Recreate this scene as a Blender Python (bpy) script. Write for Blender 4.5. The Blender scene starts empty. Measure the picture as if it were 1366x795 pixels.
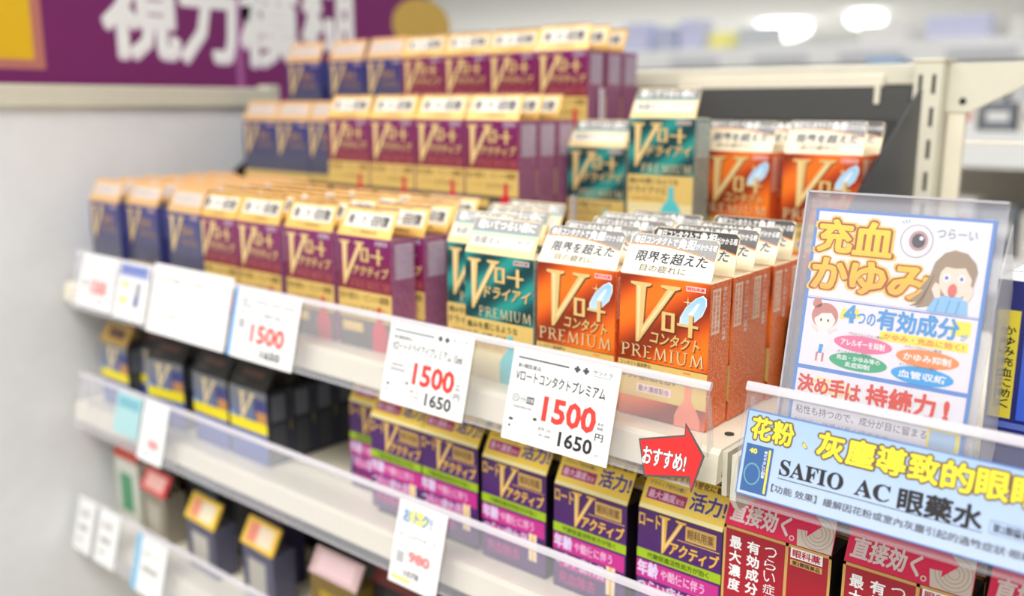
import bpy, bmesh, math, random
from mathutils import Vector, Matrix, Euler
random.seed(7)
S = bpy.context.scene
COL = S.collection
# ------------------------------------------------------------------ camera
CX, CY, CZ = 0.1941, -0.3713, 0.1486
YAW, PITCH, ROLL, FPX = 0.6967, 0.2039, 0.0014, 1239.4
cam = bpy.data.cameras.new('camera'); cam_o = bpy.data.objects.new('camera', cam); COL.objects.link(cam_o)
cam.sensor_width = 36.0; cam.lens = FPX * 36.0 / 1366.0
cam.clip_start = 0.01; cam.clip_end = 100
_f = Vector((-math.sin(YAW)*math.cos(PITCH), math.cos(YAW)*math.cos(PITCH), -math.sin(PITCH)))
_r = Vector((math.cos(YAW), math.sin(YAW), 0)); _u = _r.cross(_f)
_r2 = _r*math.cos(ROLL)+_u*math.sin(ROLL); _u2 = -_r*math.sin(ROLL)+_u*math.cos(ROLL)
M = Matrix((( _r2.x,_u2.x,-_f.x,CX),(_r2.y,_u2.y,-_f.y,CY),(_r2.z,_u2.z,-_f.z,CZ),(0,0,0,1)))
cam_o.matrix_world = M
cam.dof.use_dof = True; cam.dof.focus_distance = 0.405; cam.dof.aperture_fstop = 4.4; cam.dof.aperture_blades = 0
S.camera = cam_o
# ------------------------------------------------------------------ world, lights, exposure
W = bpy.data.worlds.new('store_ambient'); S.world = W; W.use_nodes = True
W.node_tree.nodes['Background'].inputs[0].default_value = (0.93, 0.96, 1.0, 1)
W.node_tree.nodes['Background'].inputs[1].default_value = 0.50
S.view_settings.view_transform = 'Standard'; S.view_settings.look = 'None'
S.view_settings.exposure = -0.36; S.view_settings.gamma = 1.0; S.view_settings.use_curve_mapping = False
def area(name, loc, sx, sy, watts, col=(1, .98, .95), tgt=None):
    l = bpy.data.lights.new(name, 'AREA'); l.shape = 'RECTANGLE'; l.size = sx; l.size_y = sy; l.energy = watts; l.color = col
    o = bpy.data.objects.new(name, l); COL.objects.link(o); o.location = loc
    if tgt: o.rotation_euler = (Vector(tgt)-Vector(loc)).to_track_quat('-Z', 'Y').to_euler()
    return o
area('ceiling_tube_light', (-0.9, -1.3, 1.44), 2.4, 0.5, 60)
area('aisle_tube_light', (0.9, -0.9, 1.44), 2.0, 0.5, 42)
area('front_tube_light', (0.1, -3.0, 1.44), 3.0, 0.6, 72)
area('back_aisle_tube_light', (-0.6, 1.6, 1.44), 3.0, 0.6, 40)
area('far_aisle_tube_light', (-3.5, 4.5, 1.44), 5.0, 2.0, 270, (.96, .98, 1))
area('end_aisle_tube_light', (-9, 15, 1.44), 12.0, 8.0, 900, (.94, .97, 1))
# ------------------------------------------------------------------ materials
def lin(c):
    return tuple((x/255/12.92 if x/255 <= .04045 else ((x/255+.055)/1.055)**2.4) for x in c)
MATS = {}
def mat(name, rgb, rough=.5, metal=0., coat=0., var=.04, scale=60., emit=None):
    if name in MATS: return MATS[name]
    m = bpy.data.materials.new(name); m.use_nodes = True; nt = m.node_tree; b = nt.nodes['Principled BSDF']
    c = lin(rgb)
    tc = nt.nodes.new('ShaderNodeTexCoord'); no = nt.nodes.new('ShaderNodeTexNoise'); no.inputs['Scale'].default_value = scale
    nt.links.new(tc.outputs['Object'], no.inputs['Vector'])
    mx = nt.nodes.new('ShaderNodeMix'); mx.data_type = 'RGBA'
    mx.inputs['A'].default_value = tuple(x*(1-var) for x in c)+(1,); mx.inputs['B'].default_value = tuple(min(1, x*(1+var)) for x in c)+(1,)
    nt.links.new(no.outputs['Fac'], mx.inputs['Factor']); nt.links.new(mx.outputs['Result'], b.inputs['Base Color'])
    b.inputs['Roughness'].default_value = rough; b.inputs['Metallic'].default_value = metal; b.inputs['Coat Weight'].default_value = coat
    b.inputs['Coat Roughness'].default_value = .15
    if emit: b.inputs['Emission Color'].default_value = c+(1,); b.inputs['Emission Strength'].default_value = emit
    MATS[name] = m; return m
def wavemat(name, c0, c1, c2, scale=28., rough=.32, coat=.3, dist=3.5):
    """printed satin-cloth swirl: three ink colours in soft diagonal folds"""
    m = bpy.data.materials.new(name); m.use_nodes = True; nt = m.node_tree; b = nt.nodes['Principled BSDF']
    tc = nt.nodes.new('ShaderNodeTexCoord'); mp = nt.nodes.new('ShaderNodeMapping'); mp.inputs['Rotation'].default_value = (0, math.radians(32), 0)
    wv = nt.nodes.new('ShaderNodeTexWave'); wv.bands_direction = 'Z'; wv.inputs['Scale'].default_value = scale; wv.inputs['Distortion'].default_value = dist
    wv.inputs['Detail'].default_value = .5; wv.inputs['Detail Scale'].default_value = .6
    cr = nt.nodes.new('ShaderNodeValToRGB'); e = cr.color_ramp.elements
    e[0].color = lin(c0)+(1,); e[0].position = .05; e[1].color = lin(c2)+(1,); e[1].position = .95
    n = e.new(.5); n.color = lin(c1)+(1,)
    nt.links.new(tc.outputs['Object'], mp.inputs['Vector']); nt.links.new(mp.outputs[0], wv.inputs['Vector'])
    nt.links.new(wv.outputs['Fac'], cr.inputs[0]); nt.links.new(cr.outputs[0], b.inputs['Base Color'])
    b.inputs['Roughness'].default_value = rough; b.inputs['Coat Weight'].default_value = coat
    MATS[name] = m; return m
def gradmat(name, z0, z1, c0, c1, rough=.35, coat=.3, metal=0.):
    """printed two-ink vertical blend, c0 at height z0, c1 at z1 (object space)"""
    m = bpy.data.materials.new(name); m.use_nodes = True; nt = m.node_tree; b = nt.nodes['Principled BSDF']
    tc = nt.nodes.new('ShaderNodeTexCoord'); sp = nt.nodes.new('ShaderNodeSeparateXYZ'); mr = nt.nodes.new('ShaderNodeMapRange')
    mr.inputs['From Min'].default_value = z0; mr.inputs['From Max'].default_value = z1
    mx = nt.nodes.new('ShaderNodeMix'); mx.data_type = 'RGBA'; mx.inputs['A'].default_value = lin(c0)+(1,); mx.inputs['B'].default_value = lin(c1)+(1,)
    nt.links.new(tc.outputs['Object'], sp.inputs[0]); nt.links.new(sp.outputs['Z'], mr.inputs['Value']); nt.links.new(mr.outputs[0], mx.inputs['Factor'])
    nt.links.new(mx.outputs['Result'], b.inputs['Base Color']); b.inputs['Roughness'].default_value = rough; b.inputs['Coat Weight'].default_value = coat
    b.inputs['Metallic'].default_value = metal
    MATS[name] = m; return m
def microtext(name, ground, ink, rough=.4, colw=.0023, dens=.52):
    """side panel printed with dense columns of tiny vertical lettering"""
    m = bpy.data.materials.new(name); m.use_nodes = True; nt = m.node_tree; b = nt.nodes['Principled BSDF']; L = nt.links.new
    tc = nt.nodes.new('ShaderNodeTexCoord'); sp = nt.nodes.new('ShaderNodeSeparateXYZ'); L(tc.outputs['Object'], sp.inputs[0])
    no = nt.nodes.new('ShaderNodeTexNoise'); no.inputs['Scale'].default_value = 1700; no.inputs['Detail'].default_value = 0
    L(tc.outputs['Object'], no.inputs['Vector'])
    g = nt.nodes.new('ShaderNodeMath'); g.operation = 'GREATER_THAN'; g.inputs[1].default_value = dens; L(no.outputs['Fac'], g.inputs[0])
    pp = nt.nodes.new('ShaderNodeMath'); pp.operation = 'PINGPONG'; pp.inputs[1].default_value = colw/2; L(sp.outputs['Y'], pp.inputs[0])
    g2 = nt.nodes.new('ShaderNodeMath'); g2.operation = 'GREATER_THAN'; g2.inputs[1].default_value = colw*.14; L(pp.outputs[0], g2.inputs[0])
    mu = nt.nodes.new('ShaderNodeMath'); mu.operation = 'MULTIPLY'; L(g.outputs[0], mu.inputs[0]); L(g2.outputs[0], mu.inputs[1])
    mx = nt.nodes.new('ShaderNodeMix'); mx.data_type = 'RGBA'; mx.inputs['A'].default_value = lin(ground)+(1,); mx.inputs['B'].default_value = lin(ink)+(1,)
    L(mu.outputs[0], mx.inputs['Factor']); L(mx.outputs['Result'], b.inputs['Base Color']); b.inputs['Roughness'].default_value = rough
    b.inputs['Coat Weight'].default_value = .2
    MATS[name] = m; return m
def clear(name, haze=.22, tint=(235, 235, 240), rough=.12):
    """thin clear plastic: mostly see-through, a little milky, glossy"""
    m = bpy.data.materials.new(name); m.use_nodes = True; nt = m.node_tree; b = nt.nodes['Principled BSDF']; out = nt.nodes['Material Output']
    b.inputs['Base Color'].default_value = lin(tint)+(1,); b.inputs['Roughness'].default_value = rough
    t = nt.nodes.new('ShaderNodeBsdfTransparent'); t.inputs[0].default_value = (.96, .96, .97, 1); mx = nt.nodes.new('ShaderNodeMixShader')
    lw = nt.nodes.new('ShaderNodeLayerWeight'); lw.inputs[0].default_value = .35
    mr = nt.nodes.new('ShaderNodeMapRange'); mr.inputs['To Min'].default_value = haze; mr.inputs['To Max'].default_value = min(1, haze+.36)
    nt.links.new(lw.outputs['Facing'], mr.inputs['Value']); nt.links.new(mr.outputs[0], mx.inputs[0])
    nt.links.new(t.outputs[0], mx.inputs[1]); nt.links.new(b.outputs[0], mx.inputs[2]); nt.links.new(mx.outputs[0], out.inputs[0])
    MATS[name] = m; return m
cream = mat('cream_enamel', (220, 216, 198), .42, coat=.2)
cream2 = mat('cream_enamel_shelf', (238, 231, 210), .38, coat=.2)
panelw = mat('pale_grey_laminate', (238, 239, 242), .55)
white = mat('white_card', (238, 238, 238), .5)
paperw = mat('white_print', (250, 250, 250), .45)
black = mat('black_plastic', (26, 26, 27), .45)
wingm = mat('dark_glossy_plastic', (40, 44, 52), .4, coat=.12)
darkslot = mat('dark_slot', (28, 30, 28), .8)
ink = mat('black_ink', (38, 36, 38), .6)
greyink = mat('grey_ink', (92, 92, 96), .6)
palegrey = mat('pale_grey_ink', (178, 178, 180), .6)
redink = mat('red_ink', (226, 62, 52), .5)
whiteink = mat('white_ink', (252, 252, 252), .45)
gold = gradmat('gold_foil', .0, .07, (226, 184, 104), (236, 202, 134), .32, .2, .15)
goldl = mat('light_gold_foil', (246, 222, 168), .35, .1)
goldd = mat('deep_gold_foil', (196, 150, 74), .35, .15)
goldband = mat('gold_band_print', (224, 192, 112), .38, .1, .2)
umber = mat('dark_outline_ink', (96, 46, 20), .5)
orange = wavemat('orange_satin_print', (138, 42, 8), (212, 82, 12), (240, 118, 24), 9.)
orange_s = microtext('orange_side_print', (232, 92, 12), (252, 186, 130), dens=.60)
orange_e = mat('orange_edge', (226, 96, 26), .4)
teal = wavemat('teal_satin_print', (6, 60, 64), (10, 102, 102), (36, 148, 140), 15.)
teal_s = microtext('teal_side_print', (120, 136, 128), (200, 214, 206))
teal_e = mat('teal_edge', (20, 120, 116), .4)
purple = gradmat('purple_print', .036, .07, (124, 28, 48), (120, 10, 96))
purpledk = mat('deep_purple_print', (92, 16, 70), .35, coat=.3)
purple_s = microtext('purple_side_print', (150, 74, 118), (196, 140, 172))
purple_e = mat('purple_edge', (132, 30, 92), .4)
lilac = mat('lilac_label_print', (214, 198, 216), .35, coat=.3)
navy = gradmat('navy_print', .03, .068, (84, 84, 104), (44, 46, 122))
navy_s = mat('navy_side', (60, 64, 128), .4)
navy_e = mat('navy_edge', (48, 50, 112), .4)
darkfoot = mat('dark_foot_print', (86, 78, 72), .45)
hdrgold = mat('gold_header_foil', (236, 192, 104), .35, .1, .15)
hdrcream = mat('cream_header_foil', (248, 233, 200), .38, 0, .15)
hdrblack = mat('charcoal_header_ink', (58, 54, 54), .25, 0, .5)
hdrgrey = mat('grey_header_ink', (122, 120, 122), .25, 0, .5)
hdrsilver = mat('silver_header_ink', (122, 122, 120), .3, 0, .25)
cyanl = mat('cyan_line_ink', (130, 216, 220), .4)
tealclip = mat('cyan_bottle_ink', (84, 190, 196), .4)
redclip = mat('crimson_bottle_ink', (206, 34, 60), .4)
pinkclip = mat('salmon_bottle_ink', (240, 140, 110), .4)
orline = mat('orange_line_ink', (240, 130, 40), .4)
lensb = gradmat('lens_blue_print', .05, .066, (190, 220, 244), (140, 196, 238))
sideback = mat('box_back_print', (200, 190, 180), .6)
acr = clear('clear_rail_plastic', .06)
acrb = clear('milky_rail_bead', .55, (226, 222, 228), .2)
acrf = clear('film_clear', .03)
acrp = clear('clear_holder_acrylic', .28, (226, 226, 232), .08)
pinkw = mat('pinkish_glow_print', (236, 200, 196), .5)
# ------------------------------------------------------------------ mesh helpers
E = 0.00006
TC = {}
def glyphs(s, off=0., res=2):
    k = (s, off, res)
    if k in TC: return TC[k]
    c = bpy.data.curves.new('t', 'FONT'); c.body = s; c.resolution_u = res; c.offset = off; c.space_line = .95
    o = bpy.data.objects.new('t', c); me = o.to_mesh()
    vs = [(v.co.x, v.co.y) for v in me.vertices]; fs = [tuple(p.vertices) for p in me.polygons]
    o.to_mesh_clear(); bpy.data.objects.remove(o); bpy.data.curves.remove(c)
    if not vs: TC[k] = ([], []); return TC[k]
    x0 = min(v[0] for v in vs); x1 = max(v[0] for v in vs); y0 = min(v[1] for v in vs); y1 = max(v[1] for v in vs)
    w = max(x1-x0, 1e-6); h = max(y1-y0, 1e-6)
    TC[k] = ([((x-x0)/w, (y-y0)/h) for x, y in vs], fs); return TC[k]
class G:
    def __init__(s): s.v = []; s.f = []; s.fm = []; s.ms = []; s.frame((0,0,0), (1,0,0), (0,0,-1), (0,-1,0))
    def frame(s, O, U, V, N):
        s.O, s.U, s.V, s.N = Vector(O), Vector(U), Vector(V), Vector(N); s.flip = s.U.cross(s.V).dot(s.N) < 0; return s
    def mi(s, m):
        if m not in s.ms: s.ms.append(m)
        return s.ms.index(m)
    def add(s, pts, faces, m, l=0):
        b = len(s.v); k = s.mi(m)
        for u, v in pts: s.v.append(s.O+s.U*u+s.V*v+s.N*(l*E))
        for f in faces:
            f = [b+i for i in f]; s.f.append(f); s.fm.append(k)
        # orient towards N
        for i in range(len(s.f)-len(faces), len(s.f)):
            f = s.f[i]; a, c, d = s.v[f[0]], s.v[f[1]], s.v[f[2]]
            if len(f) == 3 and (c-a).cross(d-a).dot(s.N) < 0: s.f[i] = f[::-1]
    def poly(s, pts, m, l=0):
        A = sum(pts[i][0]*pts[(i+1) % len(pts)][1]-pts[(i+1) % len(pts)][0]*pts[i][1] for i in range(len(pts)))
        if (A > 0) == s.flip: pts = pts[::-1]
        s.add(pts, [tuple(range(len(pts)))], m, l)
    def rect(s, x0, y0, x1, y1, m, l=0): s.poly([(x0,y0),(x1,y0),(x1,y1),(x0,y1)], m, l)
    def ell(s, cx, cy, rx, ry, m, l=0, n=20, a=0.):
        s.poly([(cx+rx*math.cos(t)*math.cos(a)-ry*math.sin(t)*math.sin(a), cy+rx*math.cos(t)*math.sin(a)+ry*math.sin(t)*math.cos(a)) for t in (2*math.pi*i/n for i in range(n))], m, l)
    def text(s, t, x0, y0, x1, y1, m, l=1, off=0., shear=0., slope=0., res=2):
        """y down: y0 top, y1 bottom of the lettering's box"""
        cjk = any(ord(c) > 0x2fff and ord(c) < 0x1d000 for c in t)
        vs, fs = glyphs(t, .006 if cjk and off > .01 else off, res)
        cp = [(0., 0.)]
        if cjk and off > .01:      # heavy weights: the outline is thickened by shifted copies of the glyph
            r = off*min(y1-y0, (x1-x0)/len(t)*1.1)*.75; n = 4 if off < .05 else 8; cp += [(r*math.cos(6.2832*i/n+.5), r*math.sin(6.2832*i/n+.5)) for i in range(n)]
        for i, (dx, dy) in enumerate(cp): s.add([(x0+(x1-x0)*a+shear*(y1-y0)*b+dx, y1-(y1-y0)*b+slope*a+dy) for a, b in vs], fs, m, l+i*.1)
    def vtext(s, t, x0, y0, x1, y1, m, l=1, off=0., res=1):
        n = len(t); h = (y1-y0)/n
        for i, ch in enumerate(t):
            if ch != ' ': s.text(ch, x0, y0+h*(i+.08), x1, y0+h*(i+.92), m, l, off, res=res)
    def roto(s, x0, y0, x1, y1, m, l, slope=.0005):
        W_, H_ = x1-x0, y1-y0
        def b(a, c, d, e): s.poly([(x0+W_*a, y0+H_*c+slope*a), (x0+W_*d, y0+H_*c+slope*d), (x0+W_*d, y0+H_*e+slope*d), (x0+W_*a, y0+H_*e+slope*a)], m, l)
        b(0, .06, .36, .18); b(0, .80, .36, .92); b(0, .18, .10, .80); b(.26, .18, .36, .80)
        b(.43, .44, .74, .56); b(.74, 0, .85, 1); b(.85, .44, 1.0, .56)
    def vee(s, x0, y0, x1, y1, m, l=1, ml=None, md=None):
        P = [(0,0),(.42,0),(.42,.04),(.32,.07),(.275,.70),(.74,.07),(.62,.04),(.62,0),(1,0),(1,.04),(.9,.07),(.19,1),(.13,1),(.11,.07),(0,.04)]
        T = lambda q, d=0.: [(x0+(x1-x0)*a+d, y0+(y1-y0)*b+d) for a, b in q]
        if md: s.poly(T(P, .0006), md, l-1)
        s.poly(T(P), m, l)
        if ml: s.poly(T([(.14,.06),(.21,.06),(.20,.80),(.165,.97)]), ml, l+1); s.poly(T([(.80,.08),(.86,.08),(.26,.84),(.24,.80)]), ml, l+1)
    def box(s, x0, y0, z0, x1, y1, z1, m, mf=None, bev=0.):
        bm = bmesh.new(); bmesh.ops.create_cube(bm, size=1)
        for v in bm.verts: v.co = Vector(((x0+x1)/2+v.co.x*(x1-x0), (y0+y1)/2+v.co.y*(y1-y0), (z0+z1)/2+v.co.z*(z1-z0)))
        if bev: bmesh.ops.bevel(bm, geom=bm.edges[:], offset=bev, segments=2, affect='EDGES', profile=.5)
        s.bm(bm, m, mf)
    def bm(s, bm, m, mf=None):
        bm.normal_update(); bm.verts.index_update(); b = len(s.v)
        for v in bm.verts: s.v.append(v.co.copy())
        for f in bm.faces:
            s.f.append([b+v.index for v in f.verts]); mm = m
            if mf:
                n = f.normal
                for key, ax, sg in (('front',1,-1),('back',1,1),('right',0,1),('left',0,-1),('top',2,1),('bottom',2,-1)):
                    if key in mf and n[ax]*sg > .9: mm = mf[key]
            s.fm.append(s.mi(mm))
        bm.free()
    def prism(s, prof, axis, a0, a1, m):
        """extrude a closed profile (2D) along x, y or z between a0 and a1"""
        mk = {'x': lambda p, a: Vector((a, p[0], p[1])), 'y': lambda p, a: Vector((p[0], a, p[1])), 'z': lambda p, a: Vector((p[0], p[1], a))}[axis]
        bm = bmesh.new(); A = [bm.verts.new(mk(p, a0)) for p in prof]; B = [bm.verts.new(mk(p, a1)) for p in prof]
        bm.faces.new(A); bm.faces.new(B[::-1]); n = len(prof)
        for i in range(n): bm.faces.new((A[i], B[i], B[(i+1) % n], A[(i+1) % n]))
        bmesh.ops.recalc_face_normals(bm, faces=bm.faces[:]); s.bm(bm, m)
    def mesh(s, name):
        me = bpy.data.meshes.new(name); me.from_pydata([tuple(v) for v in s.v], [], s.f)
        for m in s.ms: me.materials.append(m)
        for p, k in zip(me.polygons, s.fm): p.material_index = k
        me.validate(); return me
    def build(s, name, parent=None, loc=None):
        o = bpy.data.objects.new(name, s.mesh(name)); COL.objects.link(o)
        if parent: o.parent = parent
        if loc: o.location = loc
        return o
def tag(o, label, cat, group=None):
    o['label'] = label; o['category'] = cat
    if group: o['group'] = group
    return o
def thing(name, label, cat, loc=(0,0,0), rz=0, group=None):
    o = bpy.data.objects.new(name, None); o.empty_display_size = .02; COL.objects.link(o); o.location = loc; o.rotation_euler = (0, 0, rz)
    return tag(o, label, cat, group)
def struct(o): o['kind'] = 'structure'; return o
def inst(name, me, parent, loc=(0,0,0), rx=0.):
    o = bpy.data.objects.new(name, me); COL.objects.link(o); o.parent = parent; o.location = loc; o.rotation_euler = (rx, 0, 0); return o
ORD = ['first','second','third','fourth','fifth','sixth','seventh','eighth','ninth','tenth']
# ------------------------------------------------------------------ the room
g = G(); g.box(-14, -6, -1.12, 8, 22, -1.1, mat('vinyl_floor', (196, 192, 184), .3, coat=.2, scale=3)); struct(g.build('floor'))
g = G(); g.box(-26, -6, 1.5, 8, 26, 1.53, mat('white_ceiling', (232, 232, 230), .8, scale=3)); struct(g.build('ceiling'))
g = G(); g.box(-26, 24, -1.1, 8, 24.1, 1.5, mat('far_wall_paint', (176, 182, 192), .8, scale=2)); struct(g.build('wall_far'))
# ------------------------------------------------------------------ this shelf unit
XL, XR = -0.605, 0.016
g = thing('shelf_unit', 'cream enamelled shelf unit with slotted posts carrying the eye drop cartons', 'shelf unit', (-.3, .15, -1.1))
UZ = 1.1
def part(name, G_, parent=g):
    o = bpy.data.objects.new(name, G_.mesh(name)); COL.objects.link(o); o.parent = parent
    o.location = (0, 0, 0) if parent is None else tuple(-c for c in parent.location); return o
unit = g
p = G(); p.box(-.61, .305, -1.05, -.005, .312, .165, mat('back_panel_beige', (206, 202, 180), .5)); part('back_panel', p, unit)
p = G(); p.box(-.605, .296, .163, -.0090, .304, .177, cream, bev=.001); part('top_rail', p, unit)
p = G(); p.box(-.19, .293, .158, -.030, .2958, .170, cream2, bev=.0008); part('rail_sleeve', p, unit)
p = G(); p.box(-.0335, .286, .150, -.0300, .290, .164, cream2, bev=.0005); part('rail_hook', p, unit)
def shelf(x0, x1, z, depth_b=.30, yf=-.016, nm='shelf_board'):
    p = G()
    p.prism([(yf+.002, z), (depth_b, z), (depth_b, z-.004), (yf+.004, z-.004), (yf+.003, z-.0135), (yf+.010, z-.0135), (yf+.010, z-.0155), (yf-.002, z-.0155), (yf-.0005, z-.002)], 'x', x0, x1, cream2)
    return p
part('shelf_board', shelf(XL, XR, 0.), unit)
part('shelf_board', shelf(XL, XR, -.107, yf=-.016), unit)
part('shelf_board', shelf(XL, XR, -.2255, yf=-.016), unit)
# shelf bracket arms at the right-hand end of each board
for z in (0., -.107, -.2255):
    p = G(); p.prism([(-.013, z-.001), (.29, z-.001), (.29, z-.045), (.10, z-.040), (.0, z-.024), (-.012, z-.022)], 'x', XR, XR+.0025, cream); part('shelf_bracket', p, unit)
p = G(); bm = bmesh.new(); bmesh.ops.create_cone(bm, cap_ends=True, segments=16, radius1=.0022, radius2=.0022, depth=.0006, matrix=Matrix.Translation((.0095, .006, .0003))); p.bm(bm, mat('peg_hole_shadow', (60, 56, 40), .8)); part('peg_hole', p, unit)
def post(nm, x0, x1, y0, y1, z1, slots, label):
    t = thing(nm, label, 'post', ((x0+x1)/2, y1, -1.1))
    p = G(); p.box(x0, y0, -1.1, x1, y1, z1, cream, bev=.0012); part('upright', p, t)
    p = G(); p.box(x0-.001, y0-.001, z1, x1+.001, y1+.001, z1+.0018, cream2, bev=.0005); part('post_cap', p, t)
    for sx, cnt in slots:
        for i in range(cnt):
            zc = z1-.0145-i*.0212
            q = G(); q.box(sx-.0011, y0-.0004, zc-.0062, sx+.0011, y0+.0006, zc+.0062, darkslot); part('slot', q, t)
    return t
post('slotted_post', -.0085, .0098, .286, .312, .1775, ((-.0037, 1), (.0048, 14)), 'tall cream slotted post at the right end of the top rail')
# ------------------------------------------------------------------ left partition with cream cap
t = thing('partition_panel', 'pale grey end partition on the left with a cream top bar', 'partition', (-.615, .0, -1.1))
p = G(); p.box(-.622, -.30, -1.1, -.612, .30, .150, panelw); part('panel', p, t)
p = G(); p.box(-.626, -.30, .147, -.607, .212, .1655, cream, bev=.0012); part('top_bar', p, t)
p = G(); p.box(-.624, .203, -.10, -.6065, .218, .1685, cream, bev=.0012); part('corner_post', p, t)
# ------------------------------------------------------------------ purple banner above it
t = thing('banner', 'deep purple banner with large white outlined characters above the partition', 'banner', (-.65, .2, .16))
p = G(); p.box(-.654, -.32, .150, -.650, .478, .36, mat('banner_purple', (122, 34, 104), .45, scale=8)); part('banner_sheet', p, t)
q = G(); q.frame((-.65, 0, 0), (0,1,0), (0,0,1), (1,0,0))
def btext(s, y0, z0, y1, z1, m, l, off): q.frame((-.65,0,0), (0,1,0), (0,0,-1), (1,0,0)); q.text(s, y0, -z1, y1, -z0, m, l, off)
for ch, y0, y1, z0 in (('視', .061, .134, .193), ('力', .137, .199, .191), ('模', .206, .277, .190), ('糊', .284, .352, .205)):
    btext(ch, y0+.001, z0-.001, y1+.001, z0+.080, mat('banner_outline', (236, 222, 236), .5), 1, .055)
    btext(ch, y0+.002, z0+.002, y1, z0+.079, whiteink, 2, .035)
part('white_characters', q, t)
q = G(); q.frame((-.65,0,0), (0,1,0), (0,0,-1), (1,0,0)); q.rect(.1985, -.30, .2065, -.152, mat('banner_seam', (172, 96, 160), .4), 1); part('seam_tape', q, t)
q = G(); q.frame((-.65,0,0), (0,1,0), (0,0,-1), (1,0,0))
q.rect(-.13, -.36, .006, -.179, mat('badge_salmon', (196, 122, 110), .5), 1); q.rect(-.12, -.36, -.003, -.187, mat('badge_yellow', (236, 190, 24), .5), 2); part('yellow_badge', q, t)
q = G(); q.frame((-.65,0,0), (0,1,0), (0,0,-1), (1,0,0)); q.ell(.465, -.245, .050, .032, mat('badge_ochre', (206, 170, 84), .5), 1, 28); part('ochre_disc', q, t)
# ------------------------------------------------------------------ black stepped display tray
t = thing('display_riser', 'black plastic stepped riser holding the raised rows of cartons', 'display riser', (-.3, .2, 0))
p = G(); p.box(-.604, .156, .0005, -.411, .188, .0640, black); part('step', p, t)
p = G(); p.box(-.409, .1135, .0005, -.2065, .182, .0685, black); part('step', p, t)
p = G(); p.box(-.604, .1965, .0005, -.2625, .282, .1180, black); part('step', p, t)
p = G(); p.box(-.2615, .1965, .0005, -.2095, .282, .0480, black); part('step', p, t)
p = G(); p.box(-.2060, .1375, .0005, .0028, .282, .0500, black); part('step', p, t)
p = G(); p.box(-.1425, .1490, .0502, -.0955, .1725, .0705, black); part('step', p, t)
p = G(); p.prism([(.2835, .0005), (.2915, .0005), (.2915, .162), (.2895, .162), (.2865, .140), (.2835, .138)], 'x', -.604, -.0100, mat('charcoal_back_sheet', (58, 58, 57), .5)); part('back_sheet', p, t)
p = G(); p.prism([(.077, .0005), (.2640, .0005), (.2640, .1588), (.2600, .1588), (.1690, .104), (.0800, .0405)], 'x', .0032, .0048, wingm); part('side_wing', p, t)
p = G(); p.prism([(.128, .0660), (.283, .0660), (.283, .150), (.250, .150)], 'x', -.6046, -.6030, black); part('side_wing', p, t)
# clear divider pegs of the tray
for x, y, z0, z1 in ((-.2035, .205, .0503, .1615), (-.1880, .150, .0503, .088)):
    p = G(); p.box(x-.001, y, z0, x+.001, y+.004, z1, acrb); tag(p.build('divider_peg'), 'thin clear divider peg %s' % ('behind the raised teal cartons' if z1 > .1 else 'left of the rear teal carton'), 'divider')
# ------------------------------------------------------------------ carton artwork
CW, CD, CH = .0485, .0203, .0700
def shell(w, d, h, mats, bev=.0004):
    a = G(); a.box(-w/2, 0, 0, w/2, d, h, mats['edge'], mats, bev); return a
def seal(a, w, h, m):    # closed tuck-flap line on the top face
    a.frame((0,0,0), (1,0,0), (0,1,0), (0,0,1)); a.O = Vector((0, 0, h)); a.rect(-w/2+.002, CD*.82, w/2-.002, CD*.86, m, 1)
def sidelabel(a, w, d, h, base, inkm, l0=.18, l1=.90, top=.003, bot=.024):
    for sg in (1, -1):
        a.frame((sg*w/2, 0, h), (0, 1, 0), (0, 0, -1), (sg, 0, 0))
        a.rect(d*l0, top, d*l1, bot, base, 1)
        for i in range(4): a.vtext('用法用量効能効果成分眼科用薬'[i*3:i*3+8], d*(l0+.03)+i*d*.17, top+.001, d*(l0+.15)+i*d*.17, bot-.001, inkm, 2)
def bottle(a, u, tip, base, m, l=2, s=1.):
    a.poly([(u-.0016*s, tip), (u+.0016*s, tip), (u+.0019*s, tip+.008), (u+.0050*s, tip+.012), (u+.0068*s, tip+.016), (u+.0068*s, base), (u-.0068*s, base), (u-.0068*s, tip+.016), (u-.0050*s, tip+.012), (u-.0019*s, tip+.008)], m, l)
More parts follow.
